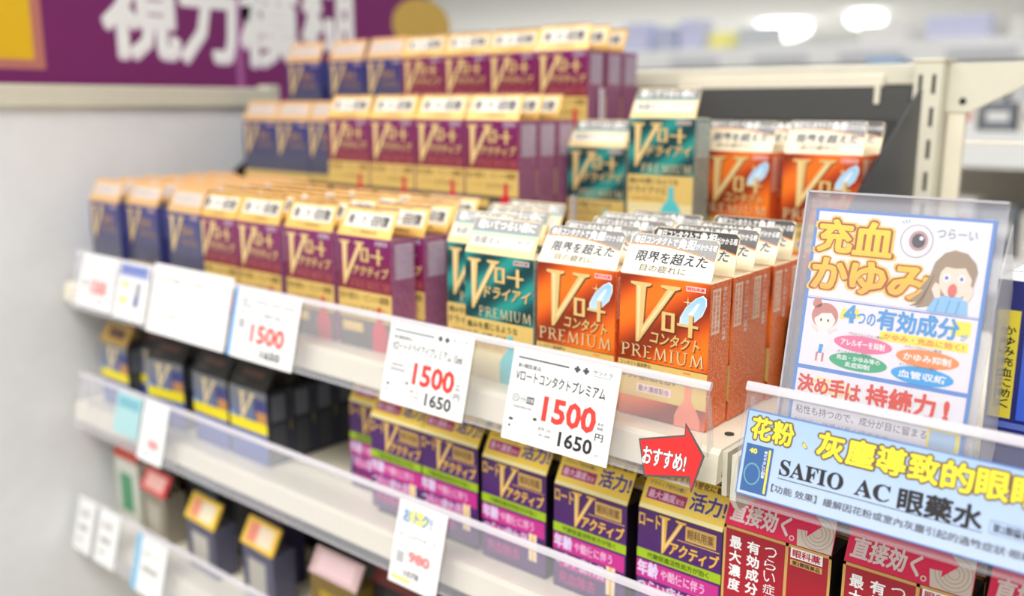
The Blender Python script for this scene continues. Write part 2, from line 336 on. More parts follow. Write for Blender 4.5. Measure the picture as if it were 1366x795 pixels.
def art_orange():
    w = CW; a = shell(w, CD, CH, dict(edge=orange_e, front=orange, right=orange_s, left=orange_s, back=sideback, top=hdrcream, bottom=orange_e))
    a.frame((-w/2, 0, CH), (1,0,0), (0,0,-1), (0,-1,0))
    a.vee(.0062, .0033, .0330, .0325, gold, 2, goldl, umber)
    a.rect(.0360, .0022, .0460, .0046, pinkw, 1); a.text('眼科用薬', .0366, .0026, .0455, .0042, redink, 2, .02)
    L = [(.0335,.0205),(.0338,.0170),(.0365,.0122),(.0410,.0080),(.0445,.0062),(.0462,.0075),(.0463,.0105),(.0445,.0150),(.0405,.0187),(.0362,.0212)]
    a.poly([(x+(x-.040)*.07, y+(y-.0135)*.07) for x, y in L], whiteink, 1); a.poly(L, lensb, 2)
    a.poly([(.0375,.0155),(.0420,.0098),(.0436,.0095),(.0395,.0168)], mat('lens_shine', (222, 238, 250), .3), 3)
    for k in range(4):
        an = k*math.pi/2; r1, r2 = .0028, .00035
        a.poly([(.0372+r1*math.cos(an), .0098+r1*math.sin(an)), (.0372+r2*math.cos(an+.8), .0098+r2*math.sin(an+.8)), (.0372, .0098), (.0372+r2*math.cos(an-.8), .0098+r2*math.sin(an-.8))][::1], goldl, 4)
    a.roto(.0243, .0158, .0435, .0265, umber, 4); a.roto(.0238, .0152, .0430, .0259, gold, 5)
    a.text('コンタクト', .0180, .0262, .0440, .0322, umber, 3, .02, .16, .0012); a.text('コンタクト', .0176, .0258, .0436, .0318, gold, 4, .02, .16, .0012)
    serif(a, .0022, .0342, .0470, .0404, umber, 2); serif(a, .0018, .0338, .0466, .0400, goldl, 3)
    a.rect(0, .0420, w, .0600, goldband, 1); a.rect(0, .0418, w, .0422, umber, 2)
    a.text('コンタクト装用時の', .0012, .0428, .0185, .0450, ink, 2, .01); a.rect(.0360, .0432, .0400, .0440, orline, 2)
    a.text('つらい疲れ目を治す', .0020, .0470, .0330, .0512, darkfoot, 2, .01)
    a.rect(.0110, .0530, .0300, .0572, pinkw, 2); a.text('最大濃度配合', .0120, .0536, .0290, .0566, greyink, 3, .01)
    bottle(a, .0390, .0490, .0700, pinkclip, 3)
    sidelabel(a, w, CD, CH, mat('orange_label_pale', (250, 214, 190), .4), mat('orange_label_ink', (226, 96, 40), .5), .10, .48)
    for sg in (1, -1):
        a.frame((sg*w/2, 0, CH), (0, 1, 0), (0, 0, -1), (sg, 0, 0)); a.vtext('まわりの筋肉疲労を改善', CD*.62, .003, CD*.78, .0285, whiteink, 1, .02)
    seal(a, w, CH, orange_e); return a.mesh('orange_carton')
def serif(a, x0, y0, x1, y1, m, l):
    """wide light roman capitals P R E M I U M drawn as thin strokes with small serifs"""
    wds = dict(P=.62, R=.72, E=.60, M=1.0, I=.30, U=.80); n = 'PREMIUM'; tot = sum(wds[c] for c in n)+.16*6; k = (x1-x0)/tot; x = x0; H = y1-y0; T = .11
    def st(xa, ya, xb, yb, th=.085):
        th *= .72
        dx, dy = (xb-xa)*k, (yb-ya)*H; L = math.hypot(dx, dy); nx, ny = -dy/L*th*k/2, dx/L*th*k/2
        A = (X+xa*k, y0+ya*H); B = (X+xb*k, y0+yb*H)
        a.poly([(A[0]+nx, A[1]+ny), (B[0]+nx, B[1]+ny), (B[0]-nx, B[1]-ny), (A[0]-nx, A[1]-ny)], m, l)
    for c in n:
        X = x
        if c in 'PRE': st(.14, 0, .14, 1, .13); st(.0, .97, .28, .97, .06); st(0, .03, .3, .03, .06)
        if c in 'PR':
            P = [(.14,.03),(.42,.05),(.56,.16),(.56,.36),(.42,.49),(.14,.52)]
            for p0, p1 in zip(P, P[1:]): st(*p0, *p1)
        if c == 'R': st(.34, .5, .70, 1, .11)
        if c == 'E': st(.14,.03,.55,.03,.07); st(.14,.5,.46,.5,.07); st(.14,.97,.58,.97,.07); st(.55,.0,.55,.14,.05); st(.58,.84,.58,1,.05)
        if c == 'M': st(.12,1,.20,0,.07); st(.20,0,.50,.95,.12); st(.50,.95,.80,0,.07); st(.80,0,.88,1,.12); st(.02,.97,.22,.97,.06); st(.78,.97,.98,.97,.06)
        if c == 'I': st(.15,0,.15,1,.13); st(.02,.03,.28,.03,.06); st(.02,.97,.28,.97,.06)
        if c == 'U':
            P = [(.14,.0),(.14,.66),(.22,.90),(.40,1.0),(.58,.90),(.66,.66),(.66,0)]
            for i, (p0, p1) in enumerate(zip(P, P[1:])): st(*p0, *p1, .12 if i < 2 else .07)
            st(.0,.03,.28,.03,.06); st(.54,.03,.78,.03,.06)
        x += (wds[c]+.16)*k
def art_rohto(kind):
    w = CW
    if kind == 'teal': ms = dict(edge=teal_e, front=teal, right=teal_s, left=teal_s, back=sideback, top=hdrcream, bottom=teal_e); mid = 'ドライアイ'; vm = gold; dk = mat('deep_teal_ink', (6, 52, 56), .5)
    elif kind == 'purple': ms = dict(edge=purple_e, front=purple, right=purple_s, left=purple_s, back=sideback, top=purple_e, bottom=purple_e); mid = 'アクティブ'; vm = gold; dk = purpledk
    else: ms = dict(edge=navy_e, front=navy, right=navy_s, left=navy_s, back=sideback, top=navy_e, bottom=navy_e); mid = 'Vi'; vm = gold; dk = mat('deep_navy_ink', (30, 30, 70), .5)
    a = shell(w, CD, CH, ms); a.frame((-w/2, 0, CH), (1,0,0), (0,0,-1), (0,-1,0))
    b = .0335 if kind != 'teal' else .0362
    a.vee(.0022, .0030, .0250, .0310, vm, 2, goldl, dk)
    a.rect(.0350, .0016, .0455, .0040, lilac if kind == 'purple' else pinkw, 1); a.text('眼科用薬', .0356, .0020, .0450, .0036, dk, 2, .02)
    if kind == 'navy':
        a.roto(.0225, .0090, .0380, .0170, goldd, 3); a.text('プレミアム', .0200, .0190, .0420, .0240, goldd, 3, .02, .16)
        a.rect(0, .046, w, .053, goldband, 1); a.rect(0, .053, w, CH, darkfoot, 1)
    else:
        a.roto(.0222, .0062, .0424, .0160, dk, 3); a.roto(.0218, .0057, .0420, .0155, vm, 4)
        a.text(mid, .0146, .0178, .0460, .0242, dk, 3, .03, .18); a.text(mid, .0142, .0174, .0456, .0238, vm, 4, .03, .18)
        serif(a, .0105 if kind == 'teal' else .0120, b-.0072, .0472, b-.0016, goldl if kind == 'teal' else mat('rose_gold_ink', (206, 116, 108), .4), 3)
        a.rect(0, b, w, b+.0180, goldband, 1)
        if kind == 'teal':
            a.text('痛みを感じるような', .0015, b+.0018, .0380, b+.0058, ink, 2, .015); a.text('ドライアイに', .0015, b+.0075, .0300, b+.0120, ink, 2, .02); a.text('角膜保護成分配合', .0035, b+.0140, .0280, b+.0165, goldd, 2, .01)
            a.rect(0, b+.0180, w, CH, mat('pale_gold_foot', (226, 210, 160), .4), 1); bottle(a, .0330, .0430, .0700, tealclip, 3, 1.1)
        else:
            a.text('目の疲れ・ピント調節', .0015, .0350, .0465, .0398, mat('olive_ink', (120, 92, 44), .5), 2, .015); a.text('かすみ目に', .0200, .0425, .0440, .0465, mat('olive_ink', (120, 92, 44), .5), 2, .01); a.text('つらい症状を改善', .0030, .0430, .0180, .0452, goldd, 2)
            a.rect(0, .0515, w, CH, darkfoot, 1); a.rect(.003, .054, .022, .060, goldband, 2); bottle(a, .0375, .0420, .0700, redclip, 3)
    if kind == 'purple': sidelabel(a, w, CD, CH, lilac, mat('violet_ink', (168, 110, 160), .5))
    if kind == 'teal': sidelabel(a, w, CD, CH, mat('teal_label_pale', (204, 220, 216), .4), mat('teal_label_ink', (90, 130, 126), .5))
    if kind == 'navy': sidelabel(a, w, CD, CH, mat('navy_label_pale', (96, 100, 170), .4), navy_s)
    seal(a, w, CH, dk); return a.mesh(kind+'_carton')
def flap(w, h, m, inset=.0008, top=.0022):
    """display card standing on the front fold, corners rounded, 0.5 mm card"""
    a = G(); pts = [(-w/2+.0002, 0), (w/2-.0002, 0), (w/2-inset, h-top)]
    pts += [(w/2-inset-top*(1-math.cos(t)), h-top+top*math.sin(t)) for t in (.5, 1.05, 1.57)]
    pts += [(-w/2+inset+top*(1-math.cos(t)), h-top+top*math.sin(t)) for t in (1.57, 1.05, .5)] + [(-w/2+inset, h-top)]
    a.prism(pts, 'y', -.0001, .0004, m); a.frame((-w/2, -.0001, h), (1,0,0), (0,0,-1), (0,-1,0)); return a
def hdr_orange():
    w, h = CW, .0205; a = flap(w, h, hdrcream)
    n = 14; C = [(.0012+(w-.0024)*i/n, .0056+.0026*(i/n)**2*1.7-.0010*math.sin(math.pi*i/n)) for i in range(n+1)]
    a.poly([(.0030, .0002), (w-.0030, .0002), (w-.0009, .0020)]+[(x, y) for x, y in C[::-1]]+[(.0012, .0020)], hdrblack, 1)
    for (xa, ya), (xb, yb) in zip(C, C[1:]): a.poly([(xa, ya-.0002), (xb, yb-.0002), (xb, yb+.0004), (xa, ya+.0004)], orline, 2)
    a.text('毎日コンタクトで', .0030, .0012, .0262, .0050, whiteink, 3, .03, .1); a.text('負担', .0268, .0010, .0358, .0058, whiteink, 3, .035, .1); a.text('がかかる眼', .0362, .0024, .0470, .0056, whiteink, 3, .01)
    a.text('限界を超えた', .0062, .0084, .0438, .0140, whiteink, 2, .09, .12); a.text('限界を超えた', .0062, .0084, .0438, .0140, ink, 3, .03, .12)
    a.text('目の疲れに', .0100, .0150, .0345, .0186, greyink, 3, .005); return a.mesh('orange_header')
def hdr_teal():
    w, h = CW, .0205; a = flap(w, h, mat('teal_header_gold', (238, 212, 156), .42)); a.rect(.0010, .0006, w-.0010, .0080, hdrsilver, 1); a.rect(.0010, .0080, w-.0010, .0087, cyanl, 1)
    a.text('乾いてつらい目に', .0045, .0014, .0440, .0064, whiteink, 2, .035, .1); a.rect(.0020, .0100, w-.0030, .0164, mat('teal_header_panel', (238, 234, 224), .45), 1)
    a.text('角膜ダメージケア', .0040, .0106, .0430, .0154, greyink, 2, .004, .1); a.rect(.0040, .0178, .0160, .0182, goldd, 1); return a.mesh('teal_header')
def hdr_gold(dark):
    w, h = CW, .0200; a = flap(w, h, hdrgold if dark == 'purple' else mat('dull_gold_header', (216, 174, 118), .45), inset=.0010, top=.0004)
    a.rect(.0010, .0001, w-.0010, .0012, purpledk if dark == 'purple' else mat('header_orange_edge', (224, 164, 110), .4), 1)
    a.rect(.0040, .0040, w-.0040, .0140, mat('header_white_print', (236, 230, 222), .4) if dark == 'purple' else mat('header_greyish_print', (216, 200, 190), .45), 1)
    if dark == 'purple':
        a.text('視', .0060, .0058, .0115, .0125, ink, 2, .03); a.text('・力・', .0135, .0062, .0265, .0122, ink, 2, .02); a.text('回復', .0275, .0055, .0430, .0128, ink, 2, .03); a.text('ピント調節機能改善', .0130, .0158, .0350, .0176, ink, 2, .005)
        a.text('眼のピント調節筋に', .0150, .0018, .0340, .0032, goldd, 2, .005)
    else: a.text('目の疲れに', .0080, .0060, .0400, .0120, palegrey, 2, .01)
    return a.mesh(dark+'_header')
ART = dict(orange=(art_orange(), hdr_orange()), teal=(art_rohto('teal'), hdr_teal()), purple=(art_rohto('purple'), hdr_gold('purple')), navy=(art_rohto('navy'), hdr_gold('navy')))
HL = dict(orange='charcoal and cream header card', teal='silver and white header card', purple='gold header card', navy='gold header card')
RNG = random.Random(11)
def carton(kind, x, y, z, label, tilt=None, rz=0., group=None):
    t = thing('eye_drop_carton', label, 'carton', (x, y, z+.0003), rz, group or kind+' eye drop cartons')
    c = inst('carton_body', ART[kind][0], t)
    inst('header_card', ART[kind][1], t, (0, 0, CH+.0002), -math.radians(27+RNG.uniform(-4, 4) if tilt is None else tilt)); return t
# main shelf columns: kind, right edge X of each row from the front, words
P = .0214
COLS = [
 ('navy', [-.5325, -.5330, -.5310, -.5340, -.5320, -.5330], 'leftmost navy column', [0,0,0,0,0,0], 0),
 ('navy', [-.4835, -.4822, -.4830, -.4815, -.4840, -.4830], 'second navy column from the left', [.006]*6, 0),
 ('navy', [-.4115, -.4320, -.4325, -.4330, -.4310, -.4320], 'navy column beside the purple cartons', [.0]*6, -.05),
 ('purple', [-.3690, -.3795, -.3810, -.3790, -.3800], 'purple column touching the navy cartons', [0]*5, 0),
 ('purple', [-.3190, -.3300, -.3290, -.3310, -.3300], 'second purple column from the left', [0]*5, 0),
 ('purple', [-.2640, -.2780, -.2760, -.2790, -.2770], 'third purple column from the left', [0]*5, 0),
 ('purple', [-.2105, -.2040, -.2050, -.2200, -.2230], 'purple column nearest the teal cartons', [0, .0, .0, .0, 0], 0),
 ('teal', [-.1020, -.1360, -.1300, -.1480, -.1510], 'teal column of the main shelf', [.0, .0, 0, 0, 0], 0),
 ('orange', [-.0510, -.0560, -.0520, -.0600, -.0560], 'orange column beside the teal cartons', [0]*5, 0),
 ('orange', [.0, .0003, -.0004, .0008, .0002], 'rightmost orange column', [0]*5, 0),
]
for kind, xs, words, dy, rz in COLS:
    for k, xr in enumerate(xs):
        y = k*P+dy[k] + (0 if k == 0 else RNG.uniform(-.0004, .0004))
        if kind == 'teal' and k == 0: y = .0
        til = {('rightmost orange column', 0): 27, ('rightmost orange column', 1): 19, ('rightmost orange column', 4): 17}.get((words, k))
        carton(kind, xr-CW/2, y, 0, '%s carton, %s in the %s' % (kind, 'front one' if k == 0 else ORD[k]+' from the front', words), til, rz if k == 0 else RNG.uniform(-.01, .01))
# the third navy front carton squeezed forward over its neighbour
# raised purple row (middle) and what stands behind it
WP = ['rightmost', 'second from the right', 'third from the right', 'leftmost']
for i in range(4):
    for k in range(3):
        if k and i > 1: continue
        xr = -.2078-.0502*i
        y = [.1155, .1364+.0002, .1582][k]
        carton('purple', xr-CW/2, y, .0686, 'purple carton on the middle riser step, %s, %s row' % (WP[i], ['front', 'second', 'third'][k]), 25, 0, 'purple cartons on the middle riser step')
WN = ['leftmost', 'middle', 'rightmost']
for i in range(3): carton('navy', [-.5620, -.5160, -.4670][i]+.003*(i == 1), .1595, .0642, 'navy carton on the left riser step, %s of three' % WN[i], 27, .04*(1-i), 'navy cartons on the left riser step')
# top row
for i in range(4):
    for k in range(3):
        if k and i: continue
        xr = -.2111-.0492*i + [0, .0004, -.0006][k]
        carton('purple', xr-CW/2, .1990+k*.0232, .1186, 'purple carton in the topmost row, %s, %s' % (WP[i], ['facing front', 'just behind the front one', 'third one back'][k]), [24, 22, 27][k] if i else [17, 16, 26][k], 0, 'purple cartons in the topmost row')
for k in range(3):   # the cartons below the rightmost top ones, their headers folded flat
    t = thing('eye_drop_carton', 'purple carton stacked beneath the rightmost topmost carton, %s' % ['front one', 'second one back', 'third one back'][k], 'carton', (-.2111-CW/2+[0, .0004, -.0006][k], .1990+k*.0232, .0484), 0, 'purple cartons stacked beneath the topmost row')
    inst('carton_body', ART['purple'][0], t)
for i in range(3): carton('navy', [-.5440, -.4870, -.4310][i], .2000+[.0, .004, 0][i], .1150+.0036, 'navy carton in the topmost row, %s of three' % WN[i], 24, [.03, .0, -.02][i], 'navy cartons in the topmost row')
# teal and orange cartons on the right riser step
carton('teal', -.1870+.006, .1680, .0502, 'teal carton standing low on the right riser step, left of the raised one', 27, 0, 'teal cartons on the right riser step')
carton('teal', -.1780+.006, .1900, .0502, 'teal carton behind the low left one on the right riser step', 31, 0, 'teal cartons on the right riser step')
carton('teal', -.1188, .1506, .0502+.0206, 'raised teal carton on the right riser step, standing on a small block', 25, 0, 'teal cartons on the right riser step')
for (x, y, wds, tl) in ((-.0800, .1780, 'beside the raised teal one', 24), (-.0690, .1995, 'behind the one beside the raised teal one', 28), (-.0238, .1780, 'nearest the black side wing', 20), (-.0216, .1995, 'behind the one nearest the side wing', 26)):
    carton('orange', x, y, .0502, 'orange carton on the right riser step, %s' % wds, tl, 0, 'orange cartons on the right riser step')
# ------------------------------------------------------------------ clear price rails and tags
DN = Vector((0, -.0125, -.05)).normalized(); NN = Vector((0, -.05, .0125)).normalized()   # rail face runs down and slightly forward
RY = -.0205
def rail(name, label, x0, x1, zt, h=.0455):
    t = thing(name, label, 'price rail', ((x0+x1)/2, RY, zt))
    def pl(s, n): return (RY+DN.y*s+NN.y*n, zt+DN.z*s+NN.z*n)
    p = G(); p.prism([pl(.001, 0), pl(h, 0), pl(h, -.0009), pl(.001, -.0009)], 'x', x0, x1, acr); part('clear_plate', p, t)
    p = G(); p.prism([pl(0, .0009), pl(-.0012, .0004), pl(-.0014, -.0006), pl(0, -.0016), pl(.0020, -.0013), pl(.0028, .0), pl(.0022, .0012)], 'x', x0-.0004, x1+.0004, acrb); part('top_bead', p, t)
    p = G(); p.prism([pl(h-.001, .0005), pl(h, .0005), pl(h+.0004, -.0012), pl(h-.001, -.0012)], 'x', x0, x1, acr); part('bottom_lip', p, t)
    p = G(); p.prism([(RY+.0012, zt-.006), (RY+.0035, zt-.006), (-.0125, zt-.034), (-.0175, zt-.034)], 'x', x0+.001, x0+.0018, acr); part('rail_rib', p, t)
    p = G(); p.prism([(RY+.0012, zt-.006), (RY+.0035, zt-.006), (-.0125, zt-.034), (-.0175, zt-.034)], 'x', x1-.0018, x1-.001, acr); part('rail_rib', p, t)
    return t
rail('price_rail', 'clear plastic price rail along the upper shelf, under the tilted tags', -.566, .0125, .0305)
rail('price_rail', 'clear plastic price rail of the next bay, holding the blue sign', .0300, .240, .0345, .0490)
rail('price_rail', 'clear plastic price rail along the middle shelf', -.580, .240, -.0755)
rail('price_rail', 'clear plastic price rail along the lowest shelf in view', -.605, .0125, -.1940)
class Tag:
    """a card lying on the rail face; u to the right, v down, in metres"""
    def __init__(s, label, x0, v0, w, h, zt, rot=0., name='price_tag', cat='price tag', group='price tags', pts=None, m=None, lift=.0007):
        s.t = thing(name, label, cat, (x0, RY, zt), 0, group); s.w, s.h = w, h
        U = Vector((math.cos(rot), 0, 0))+DN*math.sin(rot); V = DN*math.cos(rot)-Vector((math.sin(rot), 0, 0))
        O = Vector((x0, RY, zt))+DN*v0+NN*lift; s.fr = (O, U, V, NN)
        p = G(); p.frame(*s.fr); pts = pts or [(0, 0), (w, 0), (w, h), (0, h)]
        n = len(pts); A = [O+U*a+V*b for a, b in pts]; B = [q+NN*.0006 for q in A]; bm = bmesh.new()
        va = [bm.verts.new(q) for q in A]; vb = [bm.verts.new(q) for q in B]; bm.faces.new(va); bm.faces.new(vb[::-1])
        for i in range(n): bm.faces.new((va[i], vb[i], vb[(i+1) % n], va[(i+1) % n]))
        bmesh.ops.recalc_face_normals(bm, faces=bm.faces[:]); p.bm(bm, m or white); part('card', p, s.t)
        s.g = G(); s.g.frame(O+NN*.00064, U, V, NN)
    def done(s): part('print', s.g, s.t); return s.t
    def T(s, t, a, b, c, d, m=ink, off=0., l=1, shear=0): s.g.text(t, s.w*a, s.h*b, s.w*c, s.h*d, m, l, off, shear); return s
    def R(s, a, b, c, d, m=ink, l=1): s.g.rect(s.w*a, s.h*b, s.w*c, s.h*d, m, l); return s
def plus(T, cx, cy, r, m=greyink):
    T.R(cx-r*.36, cy-r, cx+r*.36, cy+r, m); T.R(cx-r*.8, cy-r*.42, cx+r*.8, cy+r*.42, m)
def pricecontent(t, title, cls, badges=True, tw=.90):
    t.R(.055, .085, .545, .105, greyink); plus(t, .62, .095, .035); plus(t, .70, .095, .035)
    t.T('サツドラ', .765, .065, .935, .110, greyink, .01).R(.765, .125, .93, .130, greyink)
    t.T(cls, .06, .155, .29, .205, greyink, .01); t.T(title, .055, .225, tw, .345, ink, .02)
    t.T('15ml', .06, .385, .12, .41, palegrey)
    if badges:
        t.T('セルフメディケーション', .06, .45, .27, .475, greyink); g = t.g
        for q in range(20):
            pass
        g.ell(t.w*.085, t.h*.535, t.w*.035, t.h*.045, greyink, 1, 20); g.ell(t.w*.085, t.h*.535, t.w*.028, t.h*.036, white, 2, 20); t.T('税', .067, .51, .103, .56, greyink, .0, 3)
        t.R(.13, .50, .20, .57, greyink).R(.133, .505, .197, .565, white, 2).T('控除', .137, .515, .193, .555, greyink, 0, 3)
        t.R(.20, .495, .27, .575, greyink).T('対象', .205, .51, .265, .56, white, 0, 2)
        t.T('(医薬品控除対象)', .07, .61, .26, .645, greyink)
    t.T('1500', .36, .44, .855, .715, redink, .035, 2); t.T('本体', .87, .575, .925, .61, ink); t.T('価格', .87, .62, .925, .655, ink); t.T('円', .865, .69, .935, .765, ink, .015)
    t.R(.05, .755, .09, .785, ink).R(.285, .70, .32, .73, ink).R(.055, .83, .075, .855, ink).R(.05, .64, .052, .75, palegrey).R(.15, .70, .152, .86, palegrey).R(.285, .73, .287, .87, palegrey)
    t.T('税率 10%', .345, .775, .47, .82, greyink); t.T('(税込価格)', .355, .845, .475, .88, greyink); t.T('1650', .545, .765, .855, .925, ink, .026, 2); t.T('円', .885, .90, .915, .93, greyink)
    return t
t = Tag('white price tag with red 1500 under the front orange cartons, nearest the red arrow', -.0960, .0012, .0640, .0462, .0305); pricecontent(t, 'Vロートコンタクトプレミアム', '第3類医薬品').done()
t = Tag('white price tag with red 1500 under the teal cartons', -.1865, .0012, .0632, .0452, .0305); pricecontent(t, 'Vロートドライアイプレミアム 15ml', '第3類医薬品', False); t.R(.07, .56, .26, .60, palegrey).T('(医薬品控除対象)', .08, .50, .24, .545, greyink); t.done()
t = Tag('white price tag with a blue left edge and red 1500 under purple cartons', -.3382, .0004, .0700, .0460, .0305)
t.R(0, 0, .055, 1, mat('tag_blue', (112, 168, 226), .5)); t.T('Vロートアクティブプレミアム', .12, .13, .93, .20, greyink, .03); t.T('第3類医薬品', .12, .22, .30, .26, greyink).T('15ml つらい疲れ目に', .12, .29, .80, .37, greyink).R(.12, .43, .22, .57, palegrey)
t.T('1500', .33, .47, .84, .74, redink, .03, 2).R(.12, .76, .15, .80, greyink).T('税率', .35, .80, .45, .88, palegrey); t.T('1650', .52, .80, .82, .93, greyink, .04, 2); t.done()
t = Tag('large plain white notice card in a clear sleeve, under the navy cartons', -.4425, -.0042, .1000, .0505, .0305, name='notice_card', cat='card', group=None)
t.R(.06, .06, .065, .95, palegrey).R(.93, .03, .935, .97, palegrey); faint = mat('faint_grey_ink', (176, 174, 170), .6)
t.T('お客様へのお知らせ', .14, .16, .80, .25, faint, .01).T('医薬品の販売', .30, .36, .62, .42, faint).T('使用上の注意をよく読み', .24, .52, .70, .58, faint).T('用法用量を正しくお使い下さい', .20, .68, .76, .75, faint); t.done()
t = Tag('small blue-headed card between the notice card and the leftmost tag', -.4930, -.0010, .0465, .0440, .0305, name='shelf_card', cat='card', group=None)
t.R(.05, .04, .95, .26, mat('card_periwinkle', (150, 160, 206), .5)).R(.10, .10, .88, .18, mat('card_blue', (104, 120, 190), .5), 2).R(.14, .36, .40, .44, mat('card_yellow', (236, 222, 120), .5)).R(.14, .62, .40, .72, mat('card_yellow', (236, 222, 120), .5)).R(.62, .34, .76, .74, mat('card_grey', (150, 146, 156), .5)).R(.60, .56, .68, .76, mat('card_deep_blue', (66, 92, 170), .5), 2); t.done()
t = Tag('leftmost white price tag on the upper rail, beside the partition', -.5520, -.0010, .0560, .0430, .0305)
t.T('Vロートプレミアム', .10, .14, .90, .21, faint, .01).T('第2類医薬品', .10, .25, .40, .29, faint).T('15ml', .20, .34, .70, .40, faint).R(.12, .48, .22, .62, palegrey).T('1500', .32, .46, .80, .74, mat('pale_red_ink', (232, 130, 130), .5), .05, 2).T('1650', .50, .80, .76, .88, palegrey, .03); t.done()
# red recommendation arrow
A = [(-.0168, .0302), (.0036, .0226), (.0032, .0172), (.0158, .0300), (.0122, .0474), (.0104, .0412), (-.0118, .0468)]
A = [(.0000, .0000), (.0222, -.0066), (.0218, -.0116), (.0330, .0004), (.0294, .0172), (.0276, .0112), (.0058, .0160)]
t = Tag('small red arrow sign with white lettering pointing right on the upper rail', -.0172, .0300, .03, .02, .0305, name='arrow_sign', cat='sign', group=None, pts=A, m=mat('sign_dark_edge', (86, 78, 78), .5), lift=.0012)
cxm = sum(a for a, b in A)/7; cym = sum(b for a, b in A)/7
# inner red area: inset outline
def inset(P, d):
    n = len(P); out = []
    Ar = sum(P[i][0]*P[(i+1) % n][1]-P[(i+1) % n][0]*P[i][1] for i in range(n)); sg = 1 if Ar > 0 else -1
    for i in range(n):
        a, b, c = P[i-1], P[i], P[(i+1) % n]; e1 = Vector((b[0]-a[0], b[1]-a[1])).normalized(); e2 = Vector((c[0]-b[0], c[1]-b[1])).normalized()
        n1 = Vector((-e1.y, e1.x))*sg; n2 = Vector((-e2.y, e2.x))*sg; m = (n1+n2); m = m/max(.35, m.dot(n1)); out.append((b[0]+m.x*d, b[1]+m.y*d))
    return out
t.g.poly(inset(A, .0008), mat('arrow_red', (216, 44, 44), .4), 1)
t.g.text('おすすめ!', .0036, .0026, .0250, .0104, mat('sign_dark_edge', (86, 78, 78), .5), 2, .10, 0, -.0010); t.g.text('おすすめ!', .0036, .0026, .0250, .0104, whiteink, 4, .035, 0, -.0010); t.done()
# blue sign on the next bay's rail
SW = .150
blue = gradmat('sign_sky_paper', -.020, .025, (190, 204, 228), (160, 188, 226), .55)
t = Tag('long light blue sign with yellow characters above black lettering, on the right-hand rail', .0324, .0098, SW, .0356, .0345, name='blue_sign', cat='sign', group=None, m=mat('sign_border_blue', (94, 128, 190), .45))
g_ = t.g; g_.rect(.0006, .0006, SW-.0006, .0350, blue, 1)
yel = mat('sign_yellow', (250, 226, 60), .45); yo = mat('sign_brown_outline', (110, 92, 60), .5)
def ytext(ch, x0, y0, x1, y1):
    g_.text(ch, x0-.0002, y0-.0002, x1+.0002, y1+.0002, yo, 2, .115); g_.text(ch, x0, y0, x1, y1, yel, 3.2, .04)
ytext('花', .0030, .0026, .0112, .0116); ytext('粉', .0122, .0026, .0208, .0116); ytext('、', .0250, .0088, .0268, .0108)
for i, ch in enumerate('灰塵導致的眼睛不適'): ytext(ch, .0310+i*.01165, .0028, .0310+i*.01165+.0104, .0128)
g_.text('𝐒𝐀𝐅𝐈𝐎', .0172, .0172, .0432, .0238, ink, 2, .012); g_.text('𝐀𝐂', .0476, .0172, .0610, .0238, ink, 2, .012); g_.text('眼藥水', .0640, .0165, .0930, .0250, ink, 2, .045); g_.rect(.0170, .0250, .0935, .0253, ink, 2)
g_.text('【功能 效果】緩解因花粉或室內灰塵引起的過敏症狀·眼睛充血', .0150, .0280, .1180, .0312, greyink, 2, .02)
g_.rect(.0955, .0200, .1120, .0248, greyink, 2); g_.rect(.0957, .0202, .1118, .0246, blue, 3); g_.text('第2類醫藥品', .0966, .0208, .1110, .0240, ink, 4, .015)
mp_ = mat('mini_pack_blue', (62, 100, 156), .4); g_.rect(.0018, .0140, .0136, .0338, mp_, 2); g_.rect(.0118, .0150, .0127, .0330, yel, 3); g_.ell(.0060, .0262, .0036, .0046, mat('mini_ring', (112, 164, 172), .4), 3); g_.ell(.0060, .0262, .0030, .0040, mp_, 4); g_.text('40', .0034, .0156, .0068, .0178, yel, 3, .03); g_.vtext('効くやさしい目薬', .0100, .0156, .0113, .0270, whiteink, 3, .02); t.done()
# tags on the middle rail
t = Tag('small white price tag on the middle rail, below the notice card', -.4715, .0010, .0350, .0460, -.0755)
t.T('ロートV', .12, .14, .75, .22, palegrey, .01).T('アクティブ', .12, .30, .85, .36, palegrey).T('980', .35, .62, .80, .78, mat('pale_red_ink', (232, 130, 130), .5), .04, 2).R(.2, .85, .5, .89, palegrey); t.done()
t = Tag('pale turquoise card on the middle rail beside the small white price tag', -.5130, .0020, .0380, .0330, -.0755, name='shelf_card', cat='card', group=None, m=mat('card_aqua', (170, 210, 214), .5)); t.R(.08, .10, .92, .35, mat('card_aqua_deep', (120, 180, 196), .5)); t.done()
t = Tag('white price tag with a blue and yellow heading on the middle rail', -.1830, .0018, .0385, .0480, -.0755)
t.g.ell(.0160, .0075, .0100, .0038, mat('tag_yellow', (246, 232, 120), .5), 1); t.T('おトク!', .12, .08, .72, .24, mat('tag_blue_deep', (76, 140, 210), .5), .05, 2); t.T('ロートVアクティブ', .10, .36, .85, .44, greyink, .01).T('980', .34, .56, .80, .70, mat('pale_red_ink', (232, 130, 130), .5), .05, 2).R(.10, .60, .26, .74, palegrey).T('1078', .30, .80, .62, .88, greyink, .03).R(.05, .90, .45, .95, mat('tag_yellow', (246, 232, 120), .5)); t.done()
